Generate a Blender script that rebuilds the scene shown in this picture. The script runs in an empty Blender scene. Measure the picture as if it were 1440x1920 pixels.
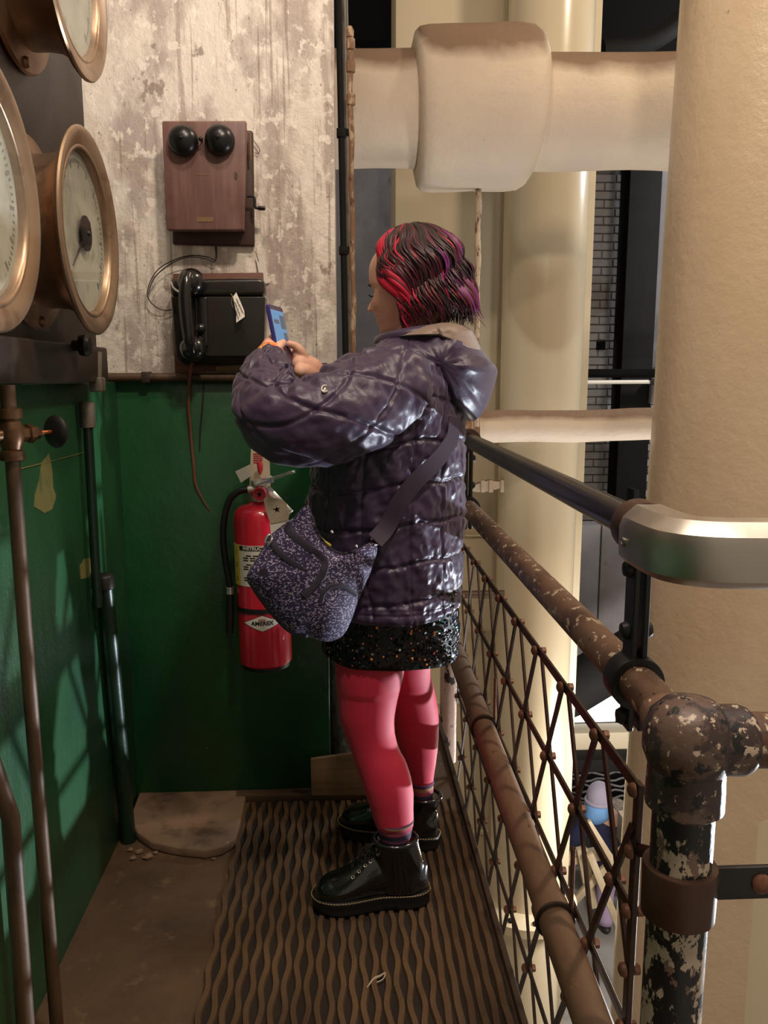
import bpy, bmesh, math, random
import numpy as np
from mathutils import Vector, Matrix, Quaternion
from math import sin, cos, pi, radians, sqrt, atan2
random.seed(7); np.random.seed(7)
scene = bpy.context.scene
COL = scene.collection

# ------------------------------------------------------------------ camera
F = 1550.0                                   # focal length in pixels of the 1440x1920 frame
TH = math.atan(255 / F)                      # pitch (horizon at y=705)
PS = math.atan(80 / F * cos(TH))             # yaw   (walkway vanishes at x=640)
EYE = Vector((0, 0, 1.30))
FW = Vector((sin(PS) * cos(TH), cos(PS) * cos(TH), -sin(TH)))
RT = Vector((cos(PS), -sin(PS), 0))
UP = Vector((sin(PS) * sin(TH), cos(PS) * sin(TH), cos(TH)))
cd = bpy.data.cameras.new('camera'); cam = bpy.data.objects.new('camera', cd); COL.objects.link(cam)
cam.location = EYE; cam.rotation_euler = (pi / 2 - TH, 0, -PS)
cd.sensor_fit = 'VERTICAL'; cd.sensor_height = 36.0; cd.lens = F / 1920 * 36.0
cd.clip_start = 0.05; cd.clip_end = 100
scene.camera = cam

def at(x, y, X=None, Y=None, Z=None):
    """direction of a photo pixel carried on to the plane (wall, floor, rail ...) the thing touches"""
    d = FW + RT * ((x - 720) / F) + UP * ((960 - y) / F)
    t = X / d.x if X is not None else (Y / d.y if Y is not None else (Z - EYE.z) / d.z)
    return EYE + d * t

# ------------------------------------------------------------------ world, lamps, exposure
vs = scene.view_settings
vs.view_transform = 'Standard'; vs.look = 'None'; vs.gamma = 1; vs.exposure = 1.0
vs.use_curve_mapping = False
w = bpy.data.worlds.new('world'); scene.world = w; w.use_nodes = True
w.node_tree.nodes['Background'].inputs[0].default_value = (1.0, 0.84, 0.66, 1)
w.node_tree.nodes['Background'].inputs[1].default_value = 0.17

def lamp(name, kind, loc, power, col, size=0.1, target=None, **kw):
    l = bpy.data.lights.new(name, kind); o = bpy.data.objects.new(name, l); COL.objects.link(o)
    o.location = loc; l.energy = power; l.color = col
    if kind == 'AREA': l.size = size
    else: l.shadow_soft_size = size
    for k, v in kw.items(): setattr(l, k, v)
    if target is not None:
        o.rotation_euler = (Vector(target) - Vector(loc)).to_track_quat('-Z', 'Y').to_euler()
    return o
WARM = (1.0, 0.83, 0.69)
lamp('ceiling_lamp_walkway', 'POINT', (0.55, 0.35, 3.5), 78, WARM, 0.10)
lamp('ceiling_lamp_gauges', 'POINT', (-0.15, 1.0, 3.6), 34, WARM, 0.08)
lamp('ceiling_lamp_hall', 'POINT', (2.6, 2.2, 4.6), 120, (1.0, 0.82, 0.62), 0.2)
lamp('ceiling_lamp_far', 'POINT', (4.6, 5.6, 3.4), 210, (0.93, 0.95, 1.0), 0.2)
lamp('floodlight_below', 'SPOT', (2.45, 2.36, -.50), 220, (0.82, 0.90, 1.0), 0.03, (-.1, 1.78, 0.62), spot_size=radians(58), spot_blend=0.35)
lamp('uplight_below', 'SPOT', (1.1, 2.9, -1.6), 190, (0.92, 0.95, 1.0), 0.12, (0.6, 4.0, 2.2), spot_size=radians(60), spot_blend=0.6)
lamp('lower_hall_lamp', 'POINT', (2.25, 4.3, -1.3), 85, (1.0, 0.95, 0.90), 0.2)

# ------------------------------------------------------------------ helpers: colour and materials
def lin(c):
    c = c / 255.0
    return c / 12.92 if c <= 0.04045 else ((c + 0.055) / 1.055) ** 2.4
def rgb(r, g, b): return (lin(r), lin(g), lin(b), 1)

MATS = {}
def mat(name, col, rough=0.5, metal=0.0, layers=(), bumps=(), coat=0.0, spec=0.5, emit=None, trans=0.0, sheen=0.0, alpha=1.0, aniso=0, rlayer=None):
    """layers: (kind, scale(xyz), lo, hi, colour, strength); bumps: (kind, scale, strength, distance)"""
    m = bpy.data.materials.new(name); m.use_nodes = True
    nt = m.node_tree; N = nt.nodes; L = nt.links
    b = N['Principled BSDF']
    b.inputs['Base Color'].default_value = rgb(*col)
    b.inputs['Roughness'].default_value = rough; b.inputs['Metallic'].default_value = metal
    b.inputs['Coat Weight'].default_value = coat; b.inputs['Coat Roughness'].default_value = 0.12
    b.inputs['Specular IOR Level'].default_value = spec
    b.inputs['Transmission Weight'].default_value = trans
    b.inputs['Sheen Weight'].default_value = sheen
    b.inputs['Alpha'].default_value = alpha
    if emit: b.inputs['Emission Color'].default_value = rgb(*emit[0]); b.inputs['Emission Strength'].default_value = emit[1]
    tc = N.new('ShaderNodeTexCoord')
    def tex(kind, scale, off=0.0):
        mp = N.new('ShaderNodeMapping'); L.new(tc.outputs['Object'], mp.inputs[0])
        s = scale if isinstance(scale, (tuple, list)) else (scale,) * 3
        mp.inputs['Scale'].default_value = s
        mp.inputs['Location'].default_value = (off, off * 1.7, off * 0.6)
        if kind == 'voronoi':
            t = N.new('ShaderNodeTexVoronoi'); t.inputs['Scale'].default_value = 1; o = t.outputs['Distance']
        elif kind == 'wave':
            t = N.new('ShaderNodeTexWave'); t.inputs['Scale'].default_value = 1; t.inputs['Distortion'].default_value = 3; t.inputs['Detail'].default_value = 3; o = t.outputs['Fac']
        else:
            t = N.new('ShaderNodeTexNoise'); t.inputs['Scale'].default_value = 1; t.inputs['Detail'].default_value = 2 if kind == 'soft' else 7
            t.inputs['Roughness'].default_value = 0.62; o = t.outputs['Fac']
        L.new(mp.outputs[0], t.inputs['Vector'])
        return o
    cur = None
    for i, ly in enumerate(layers):
        kind, scale, lo, hi, c2 = ly[:5]; st = ly[5] if len(ly) > 5 else 1.0
        o = tex(kind, scale, 3.1 * (i + 1))
        mr = N.new('ShaderNodeMapRange'); L.new(o, mr.inputs[0])
        mr.inputs[1].default_value = lo; mr.inputs[2].default_value = hi; mr.inputs[3].default_value = 0; mr.inputs[4].default_value = st
        mx = N.new('ShaderNodeMix'); mx.data_type = 'RGBA'
        L.new(mr.outputs[0], mx.inputs[0])
        if cur is None: mx.inputs[6].default_value = rgb(*col)
        else: L.new(cur, mx.inputs[6])
        mx.inputs[7].default_value = rgb(*c2)
        cur = mx.outputs[2]
    if cur is not None: L.new(cur, b.inputs['Base Color'])
    if rlayer:
        o = tex(rlayer[0], rlayer[1], 9.3); mr = N.new('ShaderNodeMapRange'); L.new(o, mr.inputs[0])
        mr.inputs[1].default_value = 0.3; mr.inputs[2].default_value = 0.7; mr.inputs[3].default_value = rlayer[2]; mr.inputs[4].default_value = rlayer[3]
        L.new(mr.outputs[0], b.inputs['Roughness'])
    prev = None
    for i, (kind, scale, st, dist) in enumerate(bumps):
        o = tex(kind, scale, 5.7 * (i + 1))
        bp = N.new('ShaderNodeBump'); bp.inputs['Strength'].default_value = st; bp.inputs['Distance'].default_value = dist
        L.new(o, bp.inputs['Height'])
        if prev is not None: L.new(prev, bp.inputs['Normal'])
        prev = bp.outputs[0]
    if prev is not None: L.new(prev, b.inputs['Normal'])
    MATS[name] = m
    return m

# ------------------------------------------------------------------ helpers: geometry
class MB:
    def __init__(s): s.v = []; s.f = []
    def add(s, vs_, fs):
        n = len(s.v); s.v += [Vector(p) for p in vs_]; s.f += [tuple(i + n for i in q) for q in fs]; return s
    def box(s, lo, hi, frame=None):
        (x0, y0, z0), (x1, y1, z1) = lo, hi
        p = [Vector(q) for q in ((x0,y0,z0),(x1,y0,z0),(x1,y1,z0),(x0,y1,z0),(x0,y0,z1),(x1,y0,z1),(x1,y1,z1),(x0,y1,z1))]
        if frame is not None: p = [frame @ q for q in p]
        return s.add(p, [(3,2,1,0),(4,5,6,7),(0,1,5,4),(1,2,6,5),(2,3,7,6),(3,0,4,7)])
    def rings(s, rings, cap=True, closed=True, loop=False):
        n = len(rings[0]); vs_ = [p for r in rings for p in r]; fs = []
        R = len(rings)
        for i in range(R if loop else R - 1):
            for j in range(n if closed else n - 1):
                a = i * n + j; b = i * n + (j + 1) % n; c = ((i + 1) % R) * n + (j + 1) % n; d = ((i + 1) % R) * n + j
                fs.append((a, b, c, d))
        if cap and closed and not loop:
            fs.append(tuple(reversed(range(n)))); fs.append(tuple(range((R - 1) * n, R * n)))
        return s.add(vs_, fs)
    def tube(s, path, r, seg=12, cap=True, flat=None, loop=False):
        path = [Vector(p) for p in path]; k = len(path)
        if not hasattr(r, '__len__'): r = [r] * k
        ts = []
        for i in range(k):
            if loop: t = path[(i + 1) % k] - path[i - 1]
            else: t = path[min(i + 1, k - 1)] - path[max(i - 1, 0)]
            ts.append(t.normalized())
        t = ts[0]; u = t.orthogonal().normalized()
        if flat is not None:
            u = (Vector(flat[0]) - t * Vector(flat[0]).dot(t)).normalized()
        rings = []
        for i in range(k):
            if i: u = (ts[i - 1].rotation_difference(ts[i]) @ u)
            if flat is not None:
                q = Vector(flat[0]) - ts[i] * Vector(flat[0]).dot(ts[i])
                if q.length > 1e-4: u = q.normalized()
            u = (u - ts[i] * u.dot(ts[i])).normalized(); w_ = ts[i].cross(u)
            ru = r[i]; rw = r[i] * (flat[1] if flat else 1)
            rings.append([path[i] + u * (ru * cos(2 * pi * j / seg)) + w_ * (rw * sin(2 * pi * j / seg)) for j in range(seg)])
        return s.rings(rings, cap, loop=loop)
    def lathe(s, prof, org, axis, seg=32, cap=True, ref=None):
        a = Vector(axis).normalized(); u = (Vector(ref) if ref else a.orthogonal()); u = (u - a * u.dot(a)).normalized(); w_ = a.cross(u); org = Vector(org)
        rings = [[org + a * h + (u * cos(2 * pi * j / seg) + w_ * sin(2 * pi * j / seg)) * max(r, 1e-5) for j in range(seg)] for r, h in prof]
        return s.rings(rings, cap)
    def cyl(s, p0, p1, r, seg=24, r1=None):
        p0 = Vector(p0); p1 = Vector(p1); d = p1 - p0
        return s.lathe([(r, 0), (r if r1 is None else r1, d.length)], p0, d, seg)
    def ball(s, c, r, seg=16, rg=10, scale=(1, 1, 1), frame=None):
        c = Vector(c); rings = []
        for i in range(rg + 1):
            th = pi * min(max(i / rg, 0.002), 0.998)
            ring = []
            for j in range(seg):
                q = Vector((sin(th) * cos(2 * pi * j / seg) * scale[0], sin(th) * sin(2 * pi * j / seg) * scale[1], -cos(th) * scale[2])) * r
                if frame is not None: q = frame @ q
                ring.append(c + q)
            rings.append(ring)
        return s.rings(rings, True)
    def prism(s, poly, d):
        """poly: list of 3D points (planar), d: extrusion vector"""
        d = Vector(d); n = len(poly); poly = [Vector(p) for p in poly]
        fs = [tuple(range(n)), tuple(range(2 * n - 1, n - 1, -1))] + [((i + 1) % n, i, i + n, (i + 1) % n + n) for i in range(n)]
        return s.add(poly + [p + d for p in poly], fs)
    def text(s, body, size, frame, extrude=0.0003, align='CENTER', warp=None, bold=0.0):
        c = bpy.data.curves.new('t', 'FONT'); c.body = body; c.size = size; c.extrude = extrude; c.align_x = align; c.align_y = 'CENTER'; c.resolution_u = 3; c.offset = bold
        o = bpy.data.objects.new('t', c); COL.objects.link(o)
        me = o.evaluated_get(bpy.context.evaluated_depsgraph_get()).to_mesh()
        vs_ = [v.co.copy() for v in me.vertices]; fs = [tuple(p.vertices) for p in me.polygons]
        bpy.data.objects.remove(o); bpy.data.curves.remove(c)
        vs_ = [warp(v) if warp else frame @ v for v in vs_]
        return s.add(vs_, fs)
    def mesh(s, name, bevel=0, bseg=2, sub=0):
        me = bpy.data.meshes.new(name); me.from_pydata([tuple(p) for p in s.v], [], s.f)
        bm = bmesh.new(); bm.from_mesh(me)
        bmesh.ops.recalc_face_normals(bm, faces=bm.faces)
        if bevel:
            es = [e for e in bm.edges if len(e.link_faces) == 2 and e.calc_face_angle(0) > 0.6]
            bmesh.ops.bevel(bm, geom=es, offset=bevel, segments=bseg, affect='EDGES', profile=0.5, clamp_overlap=True)
        if sub: bmesh.ops.subdivide_edges(bm, edges=bm.edges, cuts=sub, use_grid_fill=True)
        bm.to_mesh(me); bm.free()
        return me

def place(name, me, m, parent=None, smooth=True, angle=40):
    if m is not None and not me.materials: me.materials.append(MATS[m] if isinstance(m, str) else m)
    if smooth:
        me.shade_smooth(); me.set_sharp_from_angle(angle=radians(angle))
    o = bpy.data.objects.new(name, me); COL.objects.link(o)
    if parent is not None:
        o.parent = parent
        o.matrix_parent_inverse = WM(parent).inverted()
    return o
def WM(o):
    m = o.matrix_basis.copy()
    if o.parent is not None: m = WM(o.parent) @ o.matrix_parent_inverse @ m
    return m
def part(name, mb, m, parent=None, bevel=0, bseg=2, smooth=True, angle=40, label=None):
    o = place(name, mb.mesh(name, bevel, bseg), m, parent, smooth, angle)
    if label: o['label'] = label
    return o
def copy_at(o, matrix, parent=None):
    """another object sharing o's mesh"""
    c = bpy.data.objects.new(o.name.split('.')[0], o.data); COL.objects.link(c)
    if parent is not None:
        c.parent = parent; c.matrix_parent_inverse = WM(parent).inverted()
    c.matrix_basis = matrix
    return c
def tag(o, label, cat=None, group=None, kind=None):
    o['label'] = label
    if cat: o['category'] = cat
    if group: o['group'] = group
    if kind: o['kind'] = kind
    return o
def thing(name, loc, label, cat, group=None):
    o = bpy.data.objects.new(name, None); COL.objects.link(o); o.location = loc; o.empty_display_size = 0.1
    return tag(o, label, cat, group)
def struct(name, mb, m, bevel=0, label=None, smooth=True):
    o = part(name, mb, m, None, bevel, smooth=smooth); o['kind'] = 'structure'
    if label: o['label'] = label
    return o
def frame(o, x, y=None, z=None):
    """matrix with given origin and x / y axes (z = x cross y)"""
    x = Vector(x).normalized(); y = Vector(y); y = (y - x * y.dot(x)).normalized(); z = x.cross(y)
    m = Matrix.Identity(4)
    for i in range(3): m[i][0] = x[i]; m[i][1] = y[i]; m[i][2] = z[i]; m[i][3] = o[i]
    return m
def spline(pts, n=8):
    """Catmull-Rom through points"""
    P = [Vector(p) for p in pts]; P = [P[0] * 2 - P[1]] + P + [P[-1] * 2 - P[-2]]
    out = []
    for i in range(1, len(P) - 2):
        for k in range(n):
            t = k / n
            out.append(0.5 * ((2 * P[i]) + (P[i + 1] - P[i - 1]) * t + (2 * P[i - 1] - 5 * P[i] + 4 * P[i + 1] - P[i + 2]) * t * t + (3 * P[i] - P[i - 1] - 3 * P[i + 1] + P[i + 2]) * t ** 3))
    out.append(P[-2]); return out
def lerp(a, b, t): return a + (b - a) * t
def smooth01(t): t = min(max(t, 0), 1); return t * t * (3 - 2 * t)

# ------------------------------------------------------------------ materials
mat('concrete', (186, 172, 162), 0.85, layers=[('noise', (5, 4, 2.6), .44, .54, (232, 222, 208)), ('noise', (22, 12, 2.2), .54, .62, (172, 155, 145), .75),
    ('noise', (30, 24, 22), .54, .60, (242, 233, 219), .85), ('noise', (70, 40, 1.4), .585, .63, (140, 120, 106), .55), ('noise', (12, 12, 9), .645, .68, (126, 108, 96), .7), ('noise', (60, 60, 50), .64, .67, (98, 84, 76), .7)],
    bumps=[('noise', (24, 20, 18), .6, .01), ('noise', 120, .4, .003)])
mat('green_paint', (24, 76, 40), 0.30, layers=[('noise', (3, 3, 1.5), .45, .7, (16, 58, 32)), ('noise', (9, 9, 6), .73, .75, (112, 122, 60), .8), ('noise', (70, 70, 70), .74, .76, (170, 185, 165), .8)],
    bumps=[('noise', 9, .25, .01), ('noise', 60, .15, .003)], spec=.55)
mat('green_wall', (24, 78, 42), 0.44, layers=[('noise', (3, 3, 1.5), .45, .7, (16, 58, 32)), ('noise', (70, 70, 70), .74, .76, (170, 185, 165), .8)], bumps=[('noise', (14, 14, 5), .5, .012), ('noise', 90, .45, .004)], spec=.75)
mat('green_dark', (16, 42, 26), 0.35, layers=[('noise', (8, 8, 3), .5, .7, (10, 26, 18))], bumps=[('noise', 30, .2, .003)])
mat('floor_brown', (88, 66, 45), 0.75, layers=[('noise', (3, 3, 3), .45, .65, (66, 48, 32)), ('noise', (14, 14, 14), .58, .7, (112, 88, 62), .7), ('noise', 90, .70, .73, (160, 135, 105), .6)],
    bumps=[('noise', 18, .4, .008), ('noise', 110, .4, .002)])
mat('floor_slab_edge', (70, 54, 40), 0.7, bumps=[('noise', 40, .3, .003)])
mat('mat_rib', (92, 68, 42), 0.7, layers=[('noise', (5, 5, 5), .4, .65, (70, 50, 30)), ('noise', 60, .68, .74, (140, 112, 78), .5)], bumps=[('noise', 90, .4, .002)])
mat('mat_base', (34, 24, 15), 0.85)
mat('concrete_pad', (124, 100, 78), 0.8, layers=[('noise', (12, 12, 12), .5, .65, (92, 72, 54)), ('noise', 45, .66, .70, (168, 146, 120), .8)], bumps=[('noise', 30, .5, .006)])
mat('old_wood', (122, 96, 66), 0.7, layers=[('noise', (3, 40, 40), .45, .65, (96, 72, 48)), ('noise', (9, 9, 9), .6, .7, (70, 50, 34), .6)], bumps=[('noise', (4, 60, 60), .3, .002)])
mat('brown_steel', (58, 46, 38), 0.5, metal=.2, layers=[('noise', (6, 6, 6), .45, .65, (44, 34, 28))], bumps=[('noise', 50, .15, .002)])
mat('brown_pipe', (84, 62, 44), 0.5, metal=.2, layers=[('noise', (20, 20, 6), .5, .65, (60, 44, 30))], bumps=[('noise', 60, .2, .002)])
mat('conduit_grey', (120, 112, 102), 0.5, metal=.3, layers=[('noise', (30, 30, 10), .5, .65, (86, 76, 66))])
mat('dark_metal', (34, 30, 28), 0.45, metal=.4)
mat('brass', (172, 146, 120), 0.40, metal=.85, layers=[('soft', (5, 5, 5), .45, .65, (154, 126, 100)), ('noise', (14, 14, 14), .55, .65, (126, 96, 72), .6)], bumps=[('noise', 30, .06, .003)], rlayer=('noise', 8, .28, .46))
mat('brass_dull', (140, 106, 78), 0.42, metal=.75, layers=[('noise', (8, 8, 8), .45, .65, (108, 78, 56))], bumps=[('noise', 40, .1, .002)])
mat('dial_face', (178, 176, 158), 0.6, layers=[('noise', (7, 7, 7), .45, .65, (150, 150, 134)), ('noise', (24, 24, 24), .56, .64, (124, 118, 100), .5)])
mat('dial_ink', (112, 112, 98), 0.6)
mat('ringer_wood', (108, 77, 69), 0.45, layers=[('noise', (26, 5, 3), .42, .60, (128, 95, 86)), ('noise', (6, 6, 6), .52, .7, (96, 60, 54), .7), ('noise', (50, 50, 50), .72, .76, (150, 120, 105), .6)], bumps=[('noise', (60, 30, 4), .12, .001)])
mat('ringer_wood_dark', (62, 36, 30), 0.5, layers=[('noise', (20, 20, 5), .45, .65, (48, 27, 22))])
mat('board_red', (108, 66, 48), 0.6, layers=[('noise', (8, 20, 30), .45, .65, (86, 50, 38))])
mat('bakelite', (24, 21, 19), 0.22, coat=.3, layers=[('noise', (9, 9, 9), .5, .7, (34, 30, 27))])
mat('phone_steel', (36, 33, 29), 0.26, coat=.2, layers=[('noise', (12, 12, 5), .5, .7, (44, 39, 34))], bumps=[('soft', 14, .08, .004)])
mat('bell_black', (30, 28, 26), 0.3, metal=.3)
mat('chrome', (215, 210, 204), 0.22, metal=.8, bumps=[('noise', 30, .03, .002)])
mat('wire_dark', (38, 26, 22), 0.6)
mat('cord_brown', (112, 66, 46), 0.7)
mat('tag_paper', (226, 218, 206), 0.8)
mat('tag_ink', (48, 42, 44), 0.8)
mat('name_plate', (138, 112, 84), 0.4, metal=.4)
mat('ext_red', (200, 32, 54), 0.26, coat=.4, layers=[('soft', (6, 6, 6), .4, .7, (188, 26, 46))])
mat('rubber', (22, 21, 20), 0.5)
mat('label_white', (222, 214, 202), 0.6)
mat('label_yellow', (214, 186, 70), 0.6)
mat('label_ink', (24, 20, 22), 0.6)
mat('knob_red', (178, 44, 58), 0.4)
mat('tag_buff', (176, 160, 136), 0.7, layers=[('noise', (40, 40, 40), .5, .7, (156, 138, 112))])
mat('cream_gloss', (206, 180, 148), 0.28, layers=[('noise', (3, 3, 3), .4, .7, (214, 190, 158)), ('noise', (24, 24, 24), .72, .75, (120, 96, 66), .6)], bumps=[('noise', 26, .35, .012), ('noise', 90, .15, .003)], coat=.3)
mat('cream_flat', (190, 175, 146), 0.5, layers=[('noise', (1.5, 1.5, .6), .4, .7, (198, 184, 156))], bumps=[('noise', 6, .1, .01)])
mat('cream_smooth', (196, 181, 152), 0.26, layers=[('noise', (1.5, 1.5, .6), .4, .7, (190, 174, 144))], bumps=[('noise', 4, .06, .01)], coat=.3)
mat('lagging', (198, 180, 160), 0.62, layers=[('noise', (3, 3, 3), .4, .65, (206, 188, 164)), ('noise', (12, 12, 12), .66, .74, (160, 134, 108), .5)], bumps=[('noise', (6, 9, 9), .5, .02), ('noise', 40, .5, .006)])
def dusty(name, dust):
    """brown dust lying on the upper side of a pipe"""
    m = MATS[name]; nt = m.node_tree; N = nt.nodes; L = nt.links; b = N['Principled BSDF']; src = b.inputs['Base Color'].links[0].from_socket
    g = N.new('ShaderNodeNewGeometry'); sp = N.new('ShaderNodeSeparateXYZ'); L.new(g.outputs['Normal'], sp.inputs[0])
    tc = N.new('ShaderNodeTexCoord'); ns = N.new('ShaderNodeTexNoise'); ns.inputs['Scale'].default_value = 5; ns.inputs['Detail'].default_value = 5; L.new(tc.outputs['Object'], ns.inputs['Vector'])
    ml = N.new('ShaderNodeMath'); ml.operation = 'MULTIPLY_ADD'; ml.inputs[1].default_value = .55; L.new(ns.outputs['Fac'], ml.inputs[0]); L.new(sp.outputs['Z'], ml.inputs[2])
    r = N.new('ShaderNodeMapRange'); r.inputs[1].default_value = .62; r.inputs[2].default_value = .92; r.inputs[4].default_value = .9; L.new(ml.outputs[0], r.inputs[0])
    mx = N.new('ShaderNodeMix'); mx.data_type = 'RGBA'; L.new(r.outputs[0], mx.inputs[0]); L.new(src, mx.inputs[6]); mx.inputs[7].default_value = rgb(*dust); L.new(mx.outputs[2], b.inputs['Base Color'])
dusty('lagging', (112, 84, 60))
mat('rust_rod', (126, 92, 66), 0.7, layers=[('noise', (40, 40, 18), .5, .6, (176, 152, 124)), ('noise', (50, 50, 22), .6, .66, (84, 50, 32))])
mat('grey_plaster', (108, 104, 104), 0.8, layers=[('noise', (2, 2, 2), .4, .65, (124, 120, 120)), ('noise', (5, 5, 2), .62, .70, (70, 68, 70), .8)], bumps=[('noise', 10, .3, .01)])
mat('brick_grey', (142, 140, 140), 0.8, layers=[('noise', (3, 3, 3), .4, .65, (162, 160, 160)), ('noise', 30, .62, .7, (98, 96, 96), .6)], bumps=[('noise', 40, .4, .004)])
mat('mortar_grey', (104, 102, 102), 0.9)
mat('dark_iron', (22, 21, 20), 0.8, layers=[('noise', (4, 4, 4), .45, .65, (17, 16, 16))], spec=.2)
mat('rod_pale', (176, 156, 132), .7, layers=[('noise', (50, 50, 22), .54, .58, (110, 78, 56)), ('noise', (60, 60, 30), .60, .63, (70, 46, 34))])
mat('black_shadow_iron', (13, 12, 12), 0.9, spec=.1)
mat('handrail_black', (26, 21, 20), 0.34, metal=.0, coat=.15, layers=[('noise', (12, 3, 12), .5, .7, (44, 34, 30))], bumps=[('noise', (30, 6, 30), .1, .001)])
mat('bracket_black', (30, 28, 28), 0.45, layers=[('noise', (20, 20, 20), .5, .7, (40, 36, 35))])
mat('collar_brown', (74, 50, 38), 0.42, metal=.3, layers=[('noise', (20, 20, 20), .5, .7, (54, 36, 28))])
mat('steel_fitting', (190, 182, 172), 0.42, metal=1.0, bumps=[('noise', (60, 14, 14), .04, .001)], rlayer=('noise', (30, 8, 8), .36, .48))
mat('steel_tip', (190, 182, 170), 0.20, metal=1.0)
mat('rail_brown', (122, 92, 72), 0.5, layers=[('noise', (10, 5, 10), .45, .60, (88, 60, 46)), ('noise', (60, 34, 60), .58, .61, (206, 184, 158)), ('noise', (70, 44, 70), .64, .66, (46, 32, 28))], bumps=[('noise', 40, .35, .003)])
mat('rail_low', (126, 98, 76), 0.6, layers=[('noise', (14, 5, 14), .45, .62, (106, 78, 58)), ('noise', (40, 20, 40), .66, .70, (84, 52, 36)), ('noise', (60, 40, 60), .70, .73, (180, 158, 134), .7)], bumps=[('noise', 40, .3, .003)])
mat('fitting_peel', (64, 50, 48), 0.42, layers=[('noise', (16, 16, 16), .50, .54, (104, 82, 72)), ('noise', (70, 70, 70), .59, .62, (200, 180, 160)), ('noise', (40, 40, 40), .57, .60, (26, 24, 26))], bumps=[('noise', 34, .5, .004)])
mat('post_peel', (28, 26, 28), 0.45, layers=[('noise', (48, 48, 26), .53, .55, (190, 172, 152)), ('noise', (60, 60, 36), .60, .62, (120, 96, 84)), ('noise', (80, 80, 50), .60, .62, (28, 26, 28))], bumps=[('noise', (26, 26, 14), .6, .004)])
mat('post_pink', (196, 164, 148), 0.5, layers=[('noise', (30, 30, 16), .57, .59, (48, 36, 32)), ('noise', (16, 16, 6), .6, .62, (60, 46, 40))], bumps=[('noise', 30, .5, .004)])
mat('lattice_iron', (70, 50, 38), 0.5, metal=.35, layers=[('noise', (14, 14, 14), .45, .65, (50, 36, 28)), ('noise', (30, 30, 30), .62, .7, (110, 70, 42), .7)], bumps=[('noise', 60, .2, .002)])
mat('rivet_rust', (134, 90, 70), 0.5, metal=.35, layers=[('noise', (60, 60, 60), .45, .65, (100, 64, 48))])
mat('valve_bronze', (92, 64, 40), 0.4, metal=.6, layers=[('noise', (30, 30, 30), .5, .65, (56, 40, 28))])
mat('copper', (168, 98, 58), 0.4, metal=.8)
mat('cream_dull', (160, 144, 118), .5, layers=[('noise', (6, 6, 6), .45, .65, (140, 124, 100))])
mat('lit_panel', (250, 248, 240), 0.6, emit=((255, 250, 240), 2.2))
mat('hall_floor', (150, 146, 140), 0.5, layers=[('noise', (1.5, 1.5, 1.5), .4, .65, (136, 132, 126))])
mat('grate_dark', (58, 54, 52), 0.6)
# clear glass: transparent with fresnel gloss
def glass_mat():
    m = bpy.data.materials.new('gauge_glass'); m.use_nodes = True; nt = m.node_tree; N = nt.nodes; L = nt.links
    N.remove(N['Principled BSDF']); t = N.new('ShaderNodeBsdfTransparent'); g = N.new('ShaderNodeBsdfGlossy'); g.inputs['Roughness'].default_value = .06
    mx = N.new('ShaderNodeMixShader'); mx.inputs[0].default_value = .10
    L.new(t.outputs[0], mx.inputs[1]); L.new(g.outputs[0], mx.inputs[2]); L.new(mx.outputs[0], N['Material Output'].inputs[0])
    MATS['gauge_glass'] = m
glass_mat()

# ================================================================== SETTING
WB = 2.423      # back wall plane (Y)
WL = -0.64      # left wall plane (X)
ZG = 1.29       # top of the green paint
RX = 0.42       # railing plane (X)
mb = MB(); mb.box((-1.6, WB, ZG), (-0.014, WB + .5, 3.6))
struct('wall_back', mb, 'concrete', .004, 'weathered whitewashed concrete column behind the telephones')
mb = MB(); mb.box((-1.6, WB - .004, -.02), (-0.045, WB + .45, ZG))
struct('wall_back_lower', mb, 'green_paint', .003, 'green painted lower part of the column wall')
mb = MB(); mb.box((WL - .25, -1.6, -.02), (WL, WB - .006, 1.284)); mb.box((WL - .25, -1.6, 1.284), (WL, 1.72, 3.4))
struct('wall_left', mb, 'green_wall', .002, 'green painted wall below the brass gauges')
fl = MB(); fl.box((WL - .1, -1.6, -.10), (.352, 3.25, 0))
floor = struct('floor', fl, 'floor_brown', .004, 'worn brown walkway floor')
e = MB(); e.box((.352, -1.6, -.14), (.366, 3.25, .014)); part('edge_angle', e, 'floor_slab_edge', floor, .002)
# far hall
mb = MB(); mb.box((-6, 8.3, -4), (9, 8.5, 7)); wf = struct('wall_far', mb, 'mortar_grey', 0, 'grey painted brick wall of the hall')
mb = MB(); mb.box((-6, -2, -3.7), (9, 8.3, -3.6)); struct('floor_lower', mb, 'hall_floor', 0, 'pale grey floor of the level below')
# bricks that show between the columns
bx0 = at(1082, 500, Y=8.3).x - .1; bx1 = at(1262, 500, Y=8.3).x + .1
bm_ = MB(); bm_.box((-.108, -.012, -.034), (.108, .01, .034))
brick = part('brick', bm_, 'brick_grey', wf, .004, 1); nb = 0
zt = at(1160, 330, Y=8.3).z; zb = at(1160, 1010, Y=8.3).z; row = 0
z = zb
while z < zt:
    x = bx0 + (.112 if row % 2 else 0)
    while x < bx1 and nb < 296:
        M_ = Matrix.Translation((x, 8.298 - random.random() * .006, z)) @ Matrix.Rotation(random.uniform(-.01, .01), 4, 'Z')
        if nb == 0: brick.matrix_basis = M_
        else: copy_at(brick, M_, wf)
        nb += 1; x += .226
    z += .079; row += 1

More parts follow.
